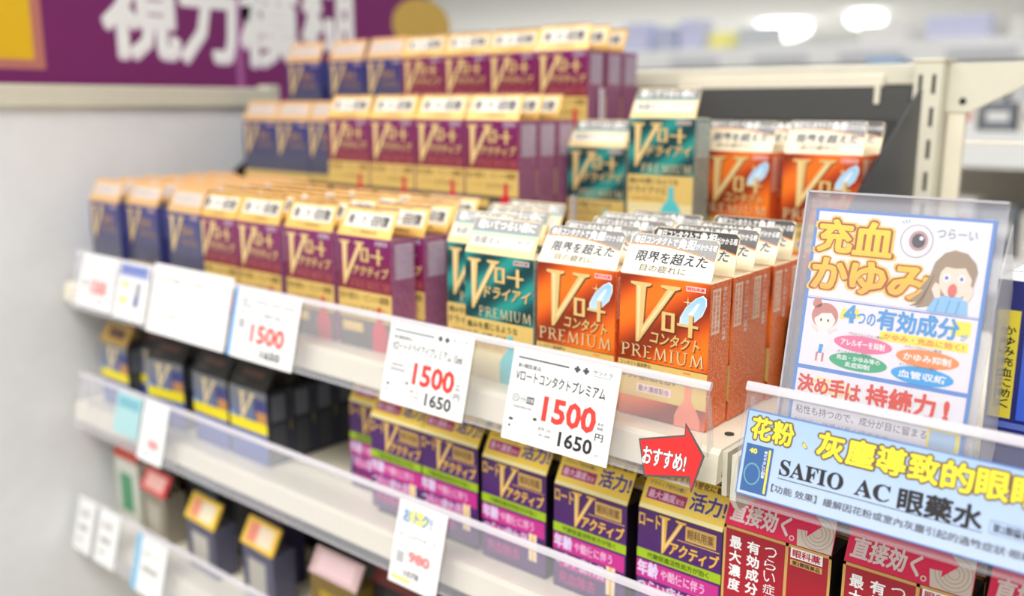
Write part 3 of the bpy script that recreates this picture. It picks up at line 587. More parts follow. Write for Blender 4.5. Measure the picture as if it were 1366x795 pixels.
# tags on the lowest rail
for i, (x, w, lab) in enumerate(((-.6020, .030, 'leftmost pale price tag on the lowest rail'), (-.5640, .034, 'second pale price tag from the left on the lowest rail'))):
    t = Tag(lab, x, .0, w, .046, -.1940); t.T('目薬', .2, .2, .7, .35, faint, .02).R(.2, .5, .7, .6, faint).R(.2, .75, .5, .8, faint); t.done()
t = Tag('white price tag with a sky blue left edge on the lowest rail', -.5000, .003, .0460, .046, -.1940); t.R(0, 0, .18, 1, mat('tag_sky', (130, 190, 226), .5)).T('ロート', .3, .2, .8, .35, faint, .02).R(.3, .5, .8, .6, faint); t.done()
# ------------------------------------------------------------------ poster in an acrylic holder (leans back a little)
LP = math.atan(.19)
def pf(v0): return None
PO = Vector((.0418, -.0048, .0232)); PU = Vector((1, 0, 0)); PV = Vector((0, math.sin(LP), math.cos(LP))); PN = Vector((0, -math.cos(LP), math.sin(LP)))
PW, PH = .0695, .0850
t = thing('poster_holder', 'tall clear acrylic sign holder standing at the right of the orange cartons', 'sign holder', (.078, 0, .0005))
def slab(g0, x0, x1, v0, v1, n0, n1, m):
    P = [PO+PU*x+PV*v+PN*n for n in (n0, n1) for v in (v0, v1) for x in (x0, x1)]
    bm = bmesh.new(); V = [bm.verts.new(q) for q in P]
    for f in ((0,1,3,2),(4,5,7,6),(0,1,5,4),(2,3,7,6),(0,2,6,4),(1,3,7,5)): bm.faces.new([V[i] for i in f])
    bmesh.ops.recalc_face_normals(bm, faces=bm.faces[:]); g0.bm(bm, m)
p = G(); slab(p, -.0044, PW+.0030, -.0225, .0920, -.0022, -.0012, acrp); part('back_plate', p, t)
p = G(); slab(p, -.0044, PW+.0030, -.0225, .0920, .0010, .0016, acrf); part('front_plate', p, t)
p = G(); slab(p, -.0044, PW+.0030, .0914, .0922, -.0022, .0016, acrb); part('top_edge', p, t)
p = G(); slab(p, -.0048, -.0040, -.0225, .0920, -.0022, .0016, acrb); part('left_edge', p, t)
p = G(); p.box(.0385, .0, .0005, .1180, .055, .0016, acr); part('foot', p, t)
p = G(); p.prism([(.002, .020), (.004, .020), (.030, .0020), (.026, .0020)], 'x', .0385, .0395, acrp); part('gusset', p, t)
p = G(); p.prism([(.002, .075), (.016, .1050), (.045, .040), (.020, .0016), (.006, .0016)], 'x', .1150, .1156, acrp); part('side_plate', p, t)
t = thing('poster', 'white poster with a blue border, orange-yellow lettering and small drawings, in the acrylic holder', 'poster', (.076, 0, .02))
bl = mat('poster_border_blue', (104, 148, 214), .45)
p = G(); slab(p, 0, PW, -.0225, PH, -.0006, .0002, bl); part('sheet', p, t)
VM = [(-.01, -.01), (0, 0), (.0055, .0045), (.0205, .0178), (.0255, .0205), (.040, .0335), (.0481, .0370), (.0492, .0385), (.0655, .0538), (.0728, .0615), (.0777, .0667), (.080, .0700), (.0866, .0775), (.0915, .083), (.12, .1115)]
class PG(G):
    def add(s, pts, faces, m, l=0):
        out = []
        for u, v in pts:
            for (a, c), (b, d) in zip(VM, VM[1:]):
                if a <= v <= b: v = c+(d-c)*(v-a)/(b-a); break
            out.append((u, v))
        G.add(s, out, faces, m, l)
q = PG(); q.frame(PO+PV*PH+PN*.00024, PU, -PV, PN)
W0 = mat('poster_white', (240, 236, 240), .45)
q.rect(.0014, .0014, PW-.0014, .0478, W0, 1); q.rect(.0014, .0488, PW-.0014, .0770, mat('poster_pinkish_white', (243, 234, 239), .45), 1); q.rect(.0014, .0784, PW-.0014, .1060, W0, 1); q.rect(.0014, .0481, PW-.0014, .0484, W0, 1)
og = gradmat('poster_yellow_orange', .055, .105, (244, 160, 84), (252, 226, 50), .45); oo = mat('poster_orange_outline', (176, 88, 52), .5); oy = mat('poster_pale_glow', (252, 212, 96), .5)
def big(ch, x0, y0, x1, y1, m=og):
    x0 = .0022+(x0-.0035)*1.19; x1 = .0022+(x1-.0035)*1.19
    d = .0006; q.text(ch, x0-d*1.6, y0-d*1.6, x1+d*1.6, y1+d*1.6, oy, 2, .13); q.text(ch, x0-d*.7, y0-d*.7, x1+d*.7, y1+d*.7, oo, 3, .10); q.text(ch, x0, y0, x1, y1, m, 4, .05)
big('充', .0040, .0055, .0155, .0205); big('血', .0165, .0055, .0290, .0205)
big('か', .0035, .0255, .0155, .0395); big('ゆ', .0170, .0255, .0285, .0400); big('み', .0300, .0258, .0440, .0400)
# plain eyeball drawing (no figure)
ei = mat('drawing_line', (150, 140, 146), .5); ir = mat('drawing_iris', (196, 160, 160), .5); pu = mat('drawing_pupil', (84, 84, 92), .5)
q.ell(.0418, .0120, .0062, .0074, ei, 2, 26); q.ell(.0418, .0120, .0059, .0071, W0, 3, 26); q.ell(.0425, .0118, .0036, .0045, ir, 4, 22); q.ell(.0425, .0118, .0025, .0032, pu, 5, 20); q.ell(.0435, .0106, .0008, .0010, W0, 6, 12)
for k in range(3): q.poly([(.0352+k*.0012, .0035-k*.0004), (.0358+k*.0012, .0033-k*.0004), (.0367+k*.0008, .0052-k*.0006)], mat('drawing_sky', (130, 190, 226), .5), 3)
q.text('つらーい', .0490, .0055, .0635, .0098, mat('drawing_teal_grey', (150, 176, 180), .5), 2, .02)
# woman with long hair, hands on her cheeks
hair = mat('drawing_hair', (168, 148, 124), .5); skin = mat('drawing_skin', (250, 224, 206), .5); lb = mat('drawing_blouse', (150, 200, 236), .5)
q.poly([(.0565, .0145), (.0610, .0155), (.0645, .0195), (.0655, .0250), (.0645, .0320), (.0625, .0380), (.0565, .0400), (.0500, .0430), (.0450, .0460), (.0452, .0440), (.0425, .0452), (.0455, .0405), (.0420, .0405), (.0470, .0350), (.0450, .0350), (.0485, .0290), (.0498, .0205), (.0530, .0160)], hair, 5)
for k in range(4): q.poly([(.0500-k*.0008, .0280+k*.003), (.0503-k*.0008, .0280+k*.003), (.0468-k*.0008, .0420+k*.0008), (.0465-k*.0008, .0420+k*.0008)], mat('drawing_hair_dark', (132, 112, 90), .5), 5.5)
q.ell(.0580, .0290, .0058, .0082, skin, 5.7, 26)
q.poly([(.0508, .0290), (.0512, .0220), (.0545, .0180), (.0600, .0178), (.0640, .0225), (.0642, .0290), (.0610, .0225), (.0575, .0235), (.0540, .0228)], hair, 6)
for ex in (.0548, .0602): q.ell(ex, .0285, .0014, .0019, W0, 6, 14); q.ell(ex, .0286, .0006, .0008, mat('drawing_eye_blue', (96, 110, 180), .5), 7, 10)
q.ell(.0575, .0338, .0017, .0030, mat('drawing_mouth', (226, 120, 110), .5), 6, 16)
for sg in (-1, 1): q.poly([(.0575+sg*.0066, .0310), (.0575+sg*.0046, .0320), (.0575+sg*.0040, .0372), (.0575+sg*.0060, .0378), (.0575+sg*.0076, .0340)], skin, 7)
q.poly([(.0515, .0375), (.0550, .0362), (.0600, .0362), (.0632, .0372), (.0640, .0478), (.0490, .0478)], lb, 6)
for x in (.0530, .0570, .0605): q.poly([(x, .038), (x+.0004, .038), (x+.0004-.001, .0475), (x-.001, .0475)], mat('drawing_blouse_line', (104, 160, 210), .5), 7)
# middle panel
pb = mat('poster_text_blue', (82, 160, 220), .5); py_ = mat('poster_highlight', (250, 232, 90), .5)
q.poly([(.0165, .0515), (.0230, .0505), (.0245, .0545), (.0160, .0560)], py_, 2); q.rect(.0590, .0500, .0660, .0560, py_, 2); q.rect(.0330, .0585, .0660, .0625, py_, 2)
q.text('4', .0175, .0492, .0225, .0572, pb, 3, .06); q.text('つの', .0230, .0518, .0305, .0572, pb, 3, .03); q.text('有効成分', .0312, .0492, .0618, .0580, pb, 3, .045); q.text('が', .0628, .0548, .0652, .0578, pb, 3, .01); q.text('かゆみ・充血に効く!', .0345, .0592, .0645, .0618, mat('poster_salmon_ink', (236, 130, 80), .5), 3, .02)
for (cx, cy, c, s1, s2) in ((.0268, .0655, (232, 120, 160), 'アレルギーを抑制', None), (.0520, .0672, (244, 150, 84), 'かゆみ抑制', None), (.0258, .0728, (70, 176, 128), '充血・かゆみ等の', '炎症抑制'), (.0510, .0738, (64, 168, 230), '血管収縮', None)):
    mm = mat('oval_%d' % c[0], c, .5); q.ell(cx, cy, .0118, .0034, mm, 2, 26)
    if s2: q.text(s1, cx-.0088, cy-.0022, cx+.0088, cy-.0002, whiteink, 3, .02); q.text(s2, cx-.0050, cy+.0003, cx+.0050, cy+.0023, whiteink, 3, .02)
    else: q.text(s1, cx-.0088, cy-.0014, cx+.0088, cy+.0014, whiteink, 3, .03)
for s_, x, y in (('クロルフェニラミン配合', .0205, .0609), ('プラノプロフェン配合', .0430, .0628), ('グリチルリチン酸配合', .0170, .0689), ('テトラヒドロゾリン配合', .0420, .0699)): q.text(s_, x, y, x+.0140, y+.0012, greyink, 3)
# little assistant drawing with a hair bun
hr = mat('drawing_red_hair', (206, 140, 130), .5)
q.ell(.0060, .0505, .0020, .0022, hr, 2, 14); q.ell(.0098, .0556, .0056, .0058, hr, 2, 22); q.ell(.0100, .0572, .0044, .0044, mat('drawing_pale_skin', (252, 238, 230), .5), 3, 20); q.poly([(.0056, .0572), (.0060, .0525), (.0105, .0508), (.0142, .0535), (.0146, .0570), (.0125, .0540), (.0085, .0545)], hr, 4)
for ex in (.0085, .0115): q.ell(ex, .0575, .0004, .0007, pu, 5, 8)
q.poly([(.0078, .0614), (.0120, .0614), (.0135, .0700), (.0062, .0700)], W0, 3); q.poly([(.0092, .0680), (.0110, .0680), (.0104, .0715), (.0090, .0715)], pb, 4); q.poly([(.0080, .0622), (.0050, .0600), (.0046, .0606), (.0076, .0634)], skin, 3); q.poly([(.0120, .0622), (.0155, .0600), (.0158, .0607), (.0124, .0634)], skin, 3)
for lx in (.0082, .0108): q.rect(lx, .0712, lx+.0008, .0748, hr, 3)
# bottom line
q.poly([(.0100, .0800), (.0240, .0812), (.0250, .0860), (.0080, .0850)], py_, 2)
rw = mat('poster_red', (226, 78, 60), .5)
def red(ch, x0, y0, x1, y1): q.text(ch, x0-.0004, y0-.0004, x1+.0004, y1+.0004, W0, 3, .09); q.text(ch, x0, y0, x1, y1, rw, 4, .05)
for i, (ch, x0, x1, y0, y1) in enumerate((('決', .0025, .0092, .0800, .0862), ('め', .0098, .0155, .0806, .0862), ('手', .0160, .0222, .0800, .0866), ('は', .0228, .0288, .0806, .0866), ('持', .0312, .0395, .0796, .0875), ('続', .0402, .0488, .0796, .0875), ('力', .0495, .0575, .0796, .0875), ('!', .0605, .0628, .0800, .0872))): red(ch, x0, y0, x1, y1)
q.text('粘性も持つので、成分が目に留まる', .0030, .0915, .0560, .0950, greyink, 3, .0); q.text('だから、効果が長く続きます', .0030, .0968, .0420, .1000, palegrey, 3)
q.rect(.0560, .0900, .0680, .0985, py_, 2); q.rect(.0570, .0910, .0665, .0975, mat('poster_pale_blue', (176, 206, 236), .5), 3)
part('poster_print', q, t)
# ------------------------------------------------------------------ middle shelf: navy cartons (left), gold-topped cartons (centre), red cartons (right)
LH = .0600
sil = gradmat('misty_navy_print', .01, .05, (86, 110, 190), (120, 124, 130), .4); ylw = mat('yellow_band_print', (244, 226, 20), .45)
def mesh_small_navy():
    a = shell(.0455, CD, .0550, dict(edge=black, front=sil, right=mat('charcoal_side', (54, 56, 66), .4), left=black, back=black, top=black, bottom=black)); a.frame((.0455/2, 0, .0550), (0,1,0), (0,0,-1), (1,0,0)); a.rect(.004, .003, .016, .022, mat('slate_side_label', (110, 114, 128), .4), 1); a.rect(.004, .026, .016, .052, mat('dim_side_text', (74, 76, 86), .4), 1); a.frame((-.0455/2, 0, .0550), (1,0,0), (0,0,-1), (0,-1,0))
    a.vee(.0120, .0030, .0320, .0240, goldl, 2); a.rect(.0300, .0060, .0450, .0250, navy_s, 1); a.rect(.0330, .0150, .0450, .0275, mat('copper_patch', (196, 140, 84), .4), 3); a.poly([(.0, .020), (.018, .030), (.018, .036), (0, .030)], mat('pale_blue_swoosh', (150, 190, 236), .4), 1)
    a.rect(0, .0235, .0455, .0315, ylw, 4); a.rect(0, .0315, .0455, .0550, mat('cobalt_foot', (70, 92, 170), .4), 2); return a.mesh('navy_yellow_carton')
SN = mesh_small_navy()
a = flap(.0455, .0180, mat('near_black_card', (34, 30, 30), .5), top=.0006); a.rect(.010, .004, .036, .009, mat('brown_header_print', (92, 62, 54), .5), 1); a.rect(.006, .011, .018, .014, mat('dim_header_print', (74, 66, 62), .5), 1); SNH = a.mesh('black_header')
a = flap(.0455, .0180, mat('dim_gold_card', (188, 150, 70), .45), top=.0006); a.rect(.010, .004, .036, .012, mat('brown_header_print', (92, 62, 54), .5), 1); SNG = a.mesh('dull_gold_header')
SX = [-.5620, -.5230, -.4800, -.4155, -.3665]
SW_ = ['leftmost', 'second', 'third', 'fourth', 'rightmost']
for i, x in enumerate(SX):
    for k in range(5):
        t = thing('eye_drop_carton', 'navy carton with a yellow band, middle shelf, %s column, %s' % (SW_[i], 'front one' if k == 0 else ORD[k]+' from the front'), 'carton', (x, k*.0208+(.012 if i == 1 else 0), -.1067), (.12 if i == 2 else 0) if k == 0 else 0, 'dark navy cartons on the middle shelf')
        inst('carton_body', SN, t); inst('header_card', SNG if (i < 1) else SNH, t, (0, 0, .0552), -math.radians(30+3*((i+k) % 3)))
def mesh_gold():
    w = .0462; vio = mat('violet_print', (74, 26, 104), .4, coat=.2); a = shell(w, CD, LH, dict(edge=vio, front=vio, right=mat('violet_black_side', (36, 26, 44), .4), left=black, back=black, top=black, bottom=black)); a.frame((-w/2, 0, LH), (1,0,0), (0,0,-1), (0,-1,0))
    gg = mat('amber_gold_print', (240, 190, 76), .35, .1); lime = mat('lime_print', (160, 192, 24), .45); mag = mat('magenta_print', (196, 44, 140), .45)
    a.text('ロート', .0008, .0018, .0128, .0088, gg, 2, .04); a.vee(.0120, .0010, .0270, .0205, gg, 3, goldl)
    a.rect(.0268, .0024, .0430, .0098, gg, 1); a.rect(.0272, .0028, .0426, .0094, mat('dull_gold_print', (206, 170, 100), .4), 2); a.text('眼科用薬', .0280, .0036, .0418, .0086, mat('brown_print', (120, 84, 40), .4), 3, .02)
    a.rect(.0225, .0106, .0450, .0110, gg, 1); a.text('アクティブ', .0180, .0124, .0440, .0198, gg, 3, .045, .15)
    a.rect(0, .0212, w, .0262, lime, 2); a.text('代謝促進活性処方が効く', .0060, .0222, .0400, .0253, mat('dark_green_ink', (60, 84, 20), .5), 3, .02)
    a.rect(.0, .0275, w*.98, .0368, mag, 1); a.text('年齢', .0008, .0275, .0125, .0352, mat('pale_lilac_ink', (222, 206, 240), .45), 3, .05); a.text('や酷使に伴う', .0140, .0290, .0380, .0345, mat('pale_pink_ink', (240, 190, 224), .45), 3, .02)
    a.rect(.004, .0385, .036, .046, mag, 1); a.text('つらい疲れ目', .0010, .0370, .0330, .0450, mat('pale_lilac_ink', (222, 206, 240), .45), 3, .03); a.rect(.0345, .0360, .0400, .0520, mat('ivory_print', (240, 226, 196), .45), 3); a.rect(.0365, .036, .038, .052, gg, 4)
    a.text('充血除去', .0040, .0480, .0280, .0550, mag, 3, .02); return a.mesh('violet_gold_carton')
def mesh_gold_hdr():
    w, h = .0462, .0205; yg = mat('yellow_gold_foil', (252, 214, 78), .36, .05, .1); a = flap(w, h, yg, inset=.0002, top=.0002)
    a.rect(.0006, .0182, w-.0006, .0203, mat('bright_gold_fold', (255, 240, 180), .3, 0, .3), 1)
    mr = mat('maroon_ink', (110, 60, 40), .5)
    a.text('年齢による目の変化に着目', .0040, .0008, .0440, .0040, mr, 2, .025)
    a.text('アクティブ世代の瞳に', .0030, .0060, .0230, .0082, mat('slate_violet_ink', (96, 88, 130), .5), 2, .01); a.rect(.0026, .0096, .0245, .0152, mat('magenta_maroon', (176, 40, 88), .4), 2); a.rect(.0022, .0092, .0249, .0156, mat('pale_gold', (240, 216, 150), .4), 1)
    a.text('最大濃度', .0036, .0104, .0185, .0144, mat('pale_pink_ink', (240, 190, 224), .45), 3, .03); a.text('配合', .0190, .0116, .0235, .0142, mat('pale_pink_ink', (240, 190, 224), .45), 3, .01)
    a.text('活力!', .0262, .0058, .0452, .0150, goldl, 2, .07); a.text('活力!', .0264, .0060, .0450, .0148, mat('indigo_ink', (72, 56, 140), .5), 3, .045); return a.mesh('gold_activity_header')
GM, GH = mesh_gold(), mesh_gold_hdr()
GX = [(-.2520, .018, 0, .0605), (-.2100, .0, 0, .0636), (-.1650, .0, 0, .0636), (-.1155, .0, 0, .0604), (-.0640, .0, 0, .0582), (-.0113, .0, 0, .0604)]
GL = ['first', 'second', 'third', 'fourth', 'fifth', 'last']
for i, (x, y0, rz, hh) in enumerate(GX):
    for k in range(4):
        t = thing('eye_drop_carton', 'violet carton with a yellow-gold header, %s violet column, %s' % (GL[i], 'front one' if k == 0 else ORD[k]+' from the front'), 'carton', (x+k*.0008, y0+k*.0222, -.1067+(hh-LH)), rz, 'violet and gold cartons on the middle shelf')
        inst('carton_body', GM, t); inst('header_card', GH, t, (0, 0, LH+.0002), -math.radians(29))
        if hh-LH > .0006:
            q = G(); q.box(-.02, .002, -(hh-LH), .02, CD-.002, -.0001, black); o = q.build('base_flap', t)
def mesh_red():
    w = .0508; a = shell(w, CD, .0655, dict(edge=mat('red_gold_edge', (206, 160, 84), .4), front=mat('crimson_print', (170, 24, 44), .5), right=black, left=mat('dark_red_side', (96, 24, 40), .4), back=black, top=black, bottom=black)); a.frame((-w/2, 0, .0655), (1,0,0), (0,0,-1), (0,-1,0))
    gp = mat('antique_gold_frame', (212, 170, 96), .4)
    for r in ((0, 0, w, .0014), (0, 0, .0012, .064), (w-.0012, 0, w, .064), (.0300, 0, .0314, .064)): a.rect(*r, gp, 1)
    a.vtext('最大濃度', .0034, .0040, .0092, .0320, whiteink, 3, .03, 2); a.vtext('有効成分', .0120, .0040, .0180, .0310, whiteink, 3, .04, 2); a.vtext('つらい症状に', .0205, .0040, .0262, .0400, whiteink, 3, .0, 2)
    a.rect(.0325, .0012, .0470, .0060, paperw, 2); a.text('眼科薬', .0335, .0018, .0460, .0054, mat('crimson_ink', (190, 30, 50), .45), 3, .03); a.rect(.0325, .0068, .0470, .0096, gp, 2); a.text('第2類医薬品', .0335, .0072, .0460, .0092, ink, 3, .02); return a.mesh('crimson_carton')
def mesh_red_hdr():
    w, h = .0508, .0175; a = flap(w, h, mat('crimson_pink_print', (232, 30, 84), .6), inset=.0004, top=.0004)
    cr_ = mat('header_pale_print', (222, 208, 196), .45); a.poly([(.0320, .0010), (w-.0008, .0010), (w-.0004, .0173), (.0350, .0173)], cr_, 1)
    for i_, r in enumerate((.0072, .0056, .0040, .0024)): a.ell(.0428, .0098, r, r, mat('header_ring_grey', (178, 160, 150), .45), 2+i_*.4, 24); a.ell(.0428, .0098, r-.0003, r-.0003, cr_, 2.2+i_*.4, 24)
    a.poly([(.0290, .0020), (.0385, .0020), (.0385, -.0000+.0006), (.0445, .0062), (.0385, .0125), (.0385, .0100), (.0330, .0105)], mat('crimson_pink_print', (226, 44, 92), .4), 4)
    a.text('直接効く', .0022, .0062, .0300, .0152, mat('pale_silver_ink', (232, 214, 214), .4), 3, .045, .1); a.ell(.0322, .0150, .0012, .0012, mat('pale_silver_ink', (232, 214, 214), .4), 5, 14); a.ell(.0322, .0150, .0007, .0007, mat('crimson_pink_print', (226, 44, 92), .4), 6, 12); return a.mesh('crimson_header')
RM, RH = mesh_red(), mesh_red_hdr()
for i, x in enumerate((.0377, .0935, .1490)):
    for k in range(3):
        t = thing('eye_drop_carton', 'crimson carton with a pink-red header on the middle shelf, %s column, %s' % (('left', 'middle', 'right')[i], 'front one' if k == 0 else ORD[k]+' from the front'), 'carton', (x, .0+k*.0222, -.1067), 0, 'crimson cartons on the middle shelf')
        inst('carton_body', RM, t); inst('header_card', RH, t, (0, 0, .0657), -math.radians(22))
# ------------------------------------------------------------------ lowest shelf in view
def pack(lab, x, y, w, h, body, head, headh, band=None, tiltz=0., lean=0., d=.02, grp='boxed packs on the lowest shelf'):
    t = thing('medicine_pack', lab, 'pack', (x, y, -.2250), tiltz, grp); a = G(); a.box(-w/2, 0, 0, w/2, d, h, mat('pack_%d_%d_%d' % body, body, .4), None, .0005)
    a.frame((-w/2, 0, h), (1,0,0), (0,0,-1), (0,-1,0))
    if band: a.rect(w*.2, h*.22, w*.75, h*.8, mat('pack_%d_%d_%d' % band, band, .4), 1)
    o = a.build('pack_body', t)
    b = G(); b.box(-w/2-.0004, -.0012, 0, w/2+.0004, .0006, headh, mat('pack_%d_%d_%d' % head[0], head[0], .4)); b.frame((-w/2, -.0012, headh), (1,0,0), (0,0,-1), (0,-1,0))
    if len(head) > 1: b.rect(w*.12, headh*.16, w*.88, headh*.84, mat('pack_%d_%d_%d' % head[1], head[1], .4), 1)
    if len(head) > 2: b.rect(w*.12, headh*.16, w*.42, headh*.84, mat('pack_%d_%d_%d' % head[2], head[2], .4), 2)
    b.build('header_card', t, (0, 0, h)).rotation_euler = (-math.radians(28), 0, 0); o.rotation_euler = (lean, 0, 0); return t
# ------------------------------------------------------------------ right-hand bits: bracket, posts, distant shelves
t = thing('end_bracket', 'cream wedge-shaped end bracket with a round hole beside the slotted post', 'bracket', (.025, .30, .10))
p = G(); bm = bmesh.new()
prof = [(.0102, .1765), (.0620, .1765), (.0620, .1650), (.0250, .1448), (.0102, .1448)]
p.prism(prof, 'y', .298, .303, cream); part('wedge_plate', p, t)
p = G(); bm = bmesh.new(); bmesh.ops.create_cone(bm, cap_ends=True, segments=20, radius1=.0022, radius2=.0022, depth=.0006, matrix=Matrix.Translation((.0205, .2978, .1520)) @ Matrix.Rotation(math.pi/2, 4, 'X')); p.bm(bm, darkslot); part('bolt_hole', p, t)
p = G(); p.box(.0115, .299, -1.1, .0225, .3045, .1447, cream2, bev=.0008); part('rear_upright', p, t)
p = G(); p.box(.0228, .2995, .1244, .075, .3020, .1262, cream2, bev=.0006); part('cross_wire', p, t)
# packs on the lowest shelf
pack('tall white and green pack at the far left of the lowest shelf, red top', -.578, .010, .040, .062, (222, 224, 212), ((206, 84, 66),), .012, (90, 160, 120))
pack('brown-edged dark pack beside the tall white and green one', -.556, .045, .010, .075, (84, 62, 34), ((52, 42, 30),), .006)
pack('black filler pack added to darken the gap beside the tall white and green one', -.548, .062, .040, .084, (24, 24, 24), ((30, 28, 28),), .004)  # added only as a dark filler, so the gap stays black
pack('beige leaning pack with a bright red header on the lowest shelf', -.530, .008, .042, .044, (150, 142, 126), ((226, 70, 72), (246, 190, 180)), .019, (190, 184, 170), -.05)
pack('navy pack with a yellow-framed white header, left one of two', -.447, .002, .044, .043, (92, 92, 112), ((240, 200, 60), (240, 226, 200), (236, 150, 120)), .021, (196, 192, 184), -.05)
pack('navy pack with a yellow-framed white header, right one of two', -.372, .004, .042, .044, (84, 84, 108), ((236, 192, 70), (236, 216, 190), (230, 140, 120)), .021, (180, 176, 170), -.05)
pack('dark pack with a pale pink header on the lowest shelf, right end', -.285, .006, .050, .047, (120, 96, 40), ((206, 176, 176), (230, 200, 204)), .019, (170, 140, 30))
pack('grey pack with a mauve header behind the bright red header', -.505, .040, .044, .062, (90, 96, 104), ((150, 104, 130),), .013)
pack('black pack with a red header behind the left yellow-framed pack', -.432, .040, .044, .060, (40, 40, 48), ((206, 62, 66), (228, 120, 110)), .015)
pack('dark violet pack behind the gap of the lowest shelf', -.388, .030, .030, .052, (58, 56, 96), ((70, 30, 34),), .012)
for i, (x, y, lab) in enumerate(((-.34, .06, 'behind the right yellow-framed pack'), (-.29, .06, 'behind the pink-headed pack'), (-.235, .02, 'right of the pink-headed pack'), (-.18, .02, 'second one right of the pink-headed pack'), (-.125, .02, 'third one right of the pink-headed pack'))):
    pack('black pack with a dark red header, %s' % lab, x, y, .046, .052, (36, 34, 38), ((104, 40, 36),), .013)
p = G(); p.box(-.600, .086, -.2250, .010, .090, -.128, black); tag(p.build('gap_darkening_board'), 'black board added behind the packs to darken the gaps of the lowest shelf', 'board')  # added dark sheet that blackens the gaps between the packs
p = G(); p.box(-.600, .135, -.1065, -.395, .139, -.030, black); tag(p.build('shelf_darkening_board'), 'black board added behind the dark navy cartons to darken the middle shelf', 'board')  # added dark sheet standing in for the shaded depth under the upper shelf
# navy and yellow cartons at the right edge
def tallnavy():
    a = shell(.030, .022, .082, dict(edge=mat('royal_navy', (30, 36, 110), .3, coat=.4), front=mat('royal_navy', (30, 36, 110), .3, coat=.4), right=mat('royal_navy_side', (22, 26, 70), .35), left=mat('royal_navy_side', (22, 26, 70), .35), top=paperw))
    a.frame((-.015, 0, .082), (1,0,0), (0,0,-1), (0,-1,0)); yl = mat('label_yellow', (224, 206, 60), .45); a.rect(.0010, .012, .0095, .056, yl, 1); a.rect(.0030, .016, .0036, .052, ink, 2); a.vtext('かゆみ充血に効く', .0042, .018, .0085, .052, ink, 2, .02); a.rect(.0110, .002, .026, .010, yl, 1); a.rect(.0115, .012, .029, .056, mat('cobalt_shine', (60, 96, 210), .3, coat=.4), 1); a.rect(.001, .0575, .029, .0600, mat('royal_line', (90, 110, 190), .4), 1)
    return a.mesh('royal_navy_carton')
TN = tallnavy()
for k in range(3):
    t = thing('eye_drop_carton', 'tall royal navy carton with a yellow label at the right edge, %s' % ('front one', 'second one back', 'third one back')[k], 'carton', (.1250, .028+.024*k, .0003), 0, 'royal navy cartons at the right edge'); o = inst('carton_body', TN, t); o.rotation_euler = (0, 0, 0)
# next bay: shelf boards, back panel, pale goods seen through the frame
t = thing('shelf_unit', 'cream shelf unit of the next bay, right of the black side wing', 'shelf unit', (.16, .15, -1.1))
part('shelf_board', shelf(.0262, .30, 0.0), t); part('shelf_board', shelf(.0262, .30, -.107), t)
for z in (0., -.107):
    p = G(); p.prism([(-.018, z+.0005), (.29, z+.0005), (.29, z-.045), (.10, z-.040), (.0, z-.026), (-.014, z-.0255), (-.0185, z-.020)], 'x', .0232, .0260, cream); part('shelf_bracket', p, t)
# far shelf units and goods (another aisle)
RNG = random.Random(5)
def farunit(lab, x0, x1, y, levels, dep=.35, backc=(214, 216, 218)):
    t = thing('far_shelf_unit', lab, 'shelf unit', ((x0+x1)/2, y+dep/2, -1.1))
    p = G(); p.box(x0, y+dep, -1.1, x1, y+dep+.02, levels[-1]+.02, mat('far_back_%d' % backc[0], backc, .6, scale=5)); part('back_panel', p, t)
    for z in levels:
        p = G(); p.box(x0, y, z-.03, x1, y+dep, z, cream2); part('shelf_board', p, t)
        p = G(); p.box(x0, y-.012, z-.035, x1, y-.002, z+.012, mat('far_rail_white', (238, 240, 242), .4)); part('price_strip', p, t)
    return t
farunit('pale shelf unit across the aisle behind the top rail', -3.2, 1.2, 1.7, [-.30, .02, .272], backc=(236, 238, 240))
farunit('lower pale shelf unit further back in the store', -6.5, .4, 4.2, [0., .34], backc=(226, 228, 230))
pale = [(244, 244, 248), (226, 230, 242), (236, 236, 240), (214, 222, 238), (244, 244, 244), (228, 228, 230), (200, 212, 234), (244, 238, 200)]
n = 0
PL = ['white', 'pale periwinkle', 'light grey', 'soft blue', 'off-white', 'warm grey', 'greyish blue', 'pale yellow']
x = -2.35
while x < .1:
    w = RNG.uniform(.10, .22); c = RNG.randrange(8)
    for (yy, z0, hh) in ((1.705, .0205, RNG.uniform(.16, .205)),):
        g = G(); g.box(x, yy, z0, x+w, yy+.15, z0+hh, mat('far_goods_%d' % c, pale[c], .5), None, .003); g.frame((x, yy, z0+hh), (1,0,0), (0,0,-1), (0,-1,0)); g.rect(w*.1, hh*.2, w*.9, hh*.4, mat('far_goods_%d' % ((c+3) % 8), pale[(c+3) % 8], .5), 3)
        tag(g.build('far_carton'), '%s carton on the far aisle shelf behind the top rail, %s from the left' % (PL[c], ORD[n] if n < 10 else ['eleventh','twelfth','thirteenth','fourteenth','fifteenth','sixteenth','seventeenth','eighteenth','nineteenth','twentieth','twenty-first','twenty-second'][n-10]), 'carton', 'far pale cartons')
    n += 1; x += w+RNG.uniform(.0, .04)
x = -3.95; n = 0
while x < -2.45 and n < 6:
    w = RNG.uniform(.16, .24); c = [6, 1, 2, 7, 3, 0, 5, 1, 2, 0][n]; hh = RNG.uniform(.16, .24)
    g = G(); g.box(x, 4.25, .3405, x+w, 4.4, .3405+hh, mat('far_goods_%d' % c, pale[c], .5), None, .004); tag(g.build('far_carton'), '%s carton on the upper shelf of the taller far unit, %s from the left' % (PL[c], ORD[n]), 'carton', 'pale cartons on the taller far unit'); n += 1; x += w+.04
g = G(); g.box(-.93, 1.684, .190, -.50, 1.687, .212, mat('far_blue_strip', (96, 150, 232), .45)); tag(g.build('blue_label_strip'), 'short blue label strip on the far shelf rail, above the black back sheet', 'label strip')
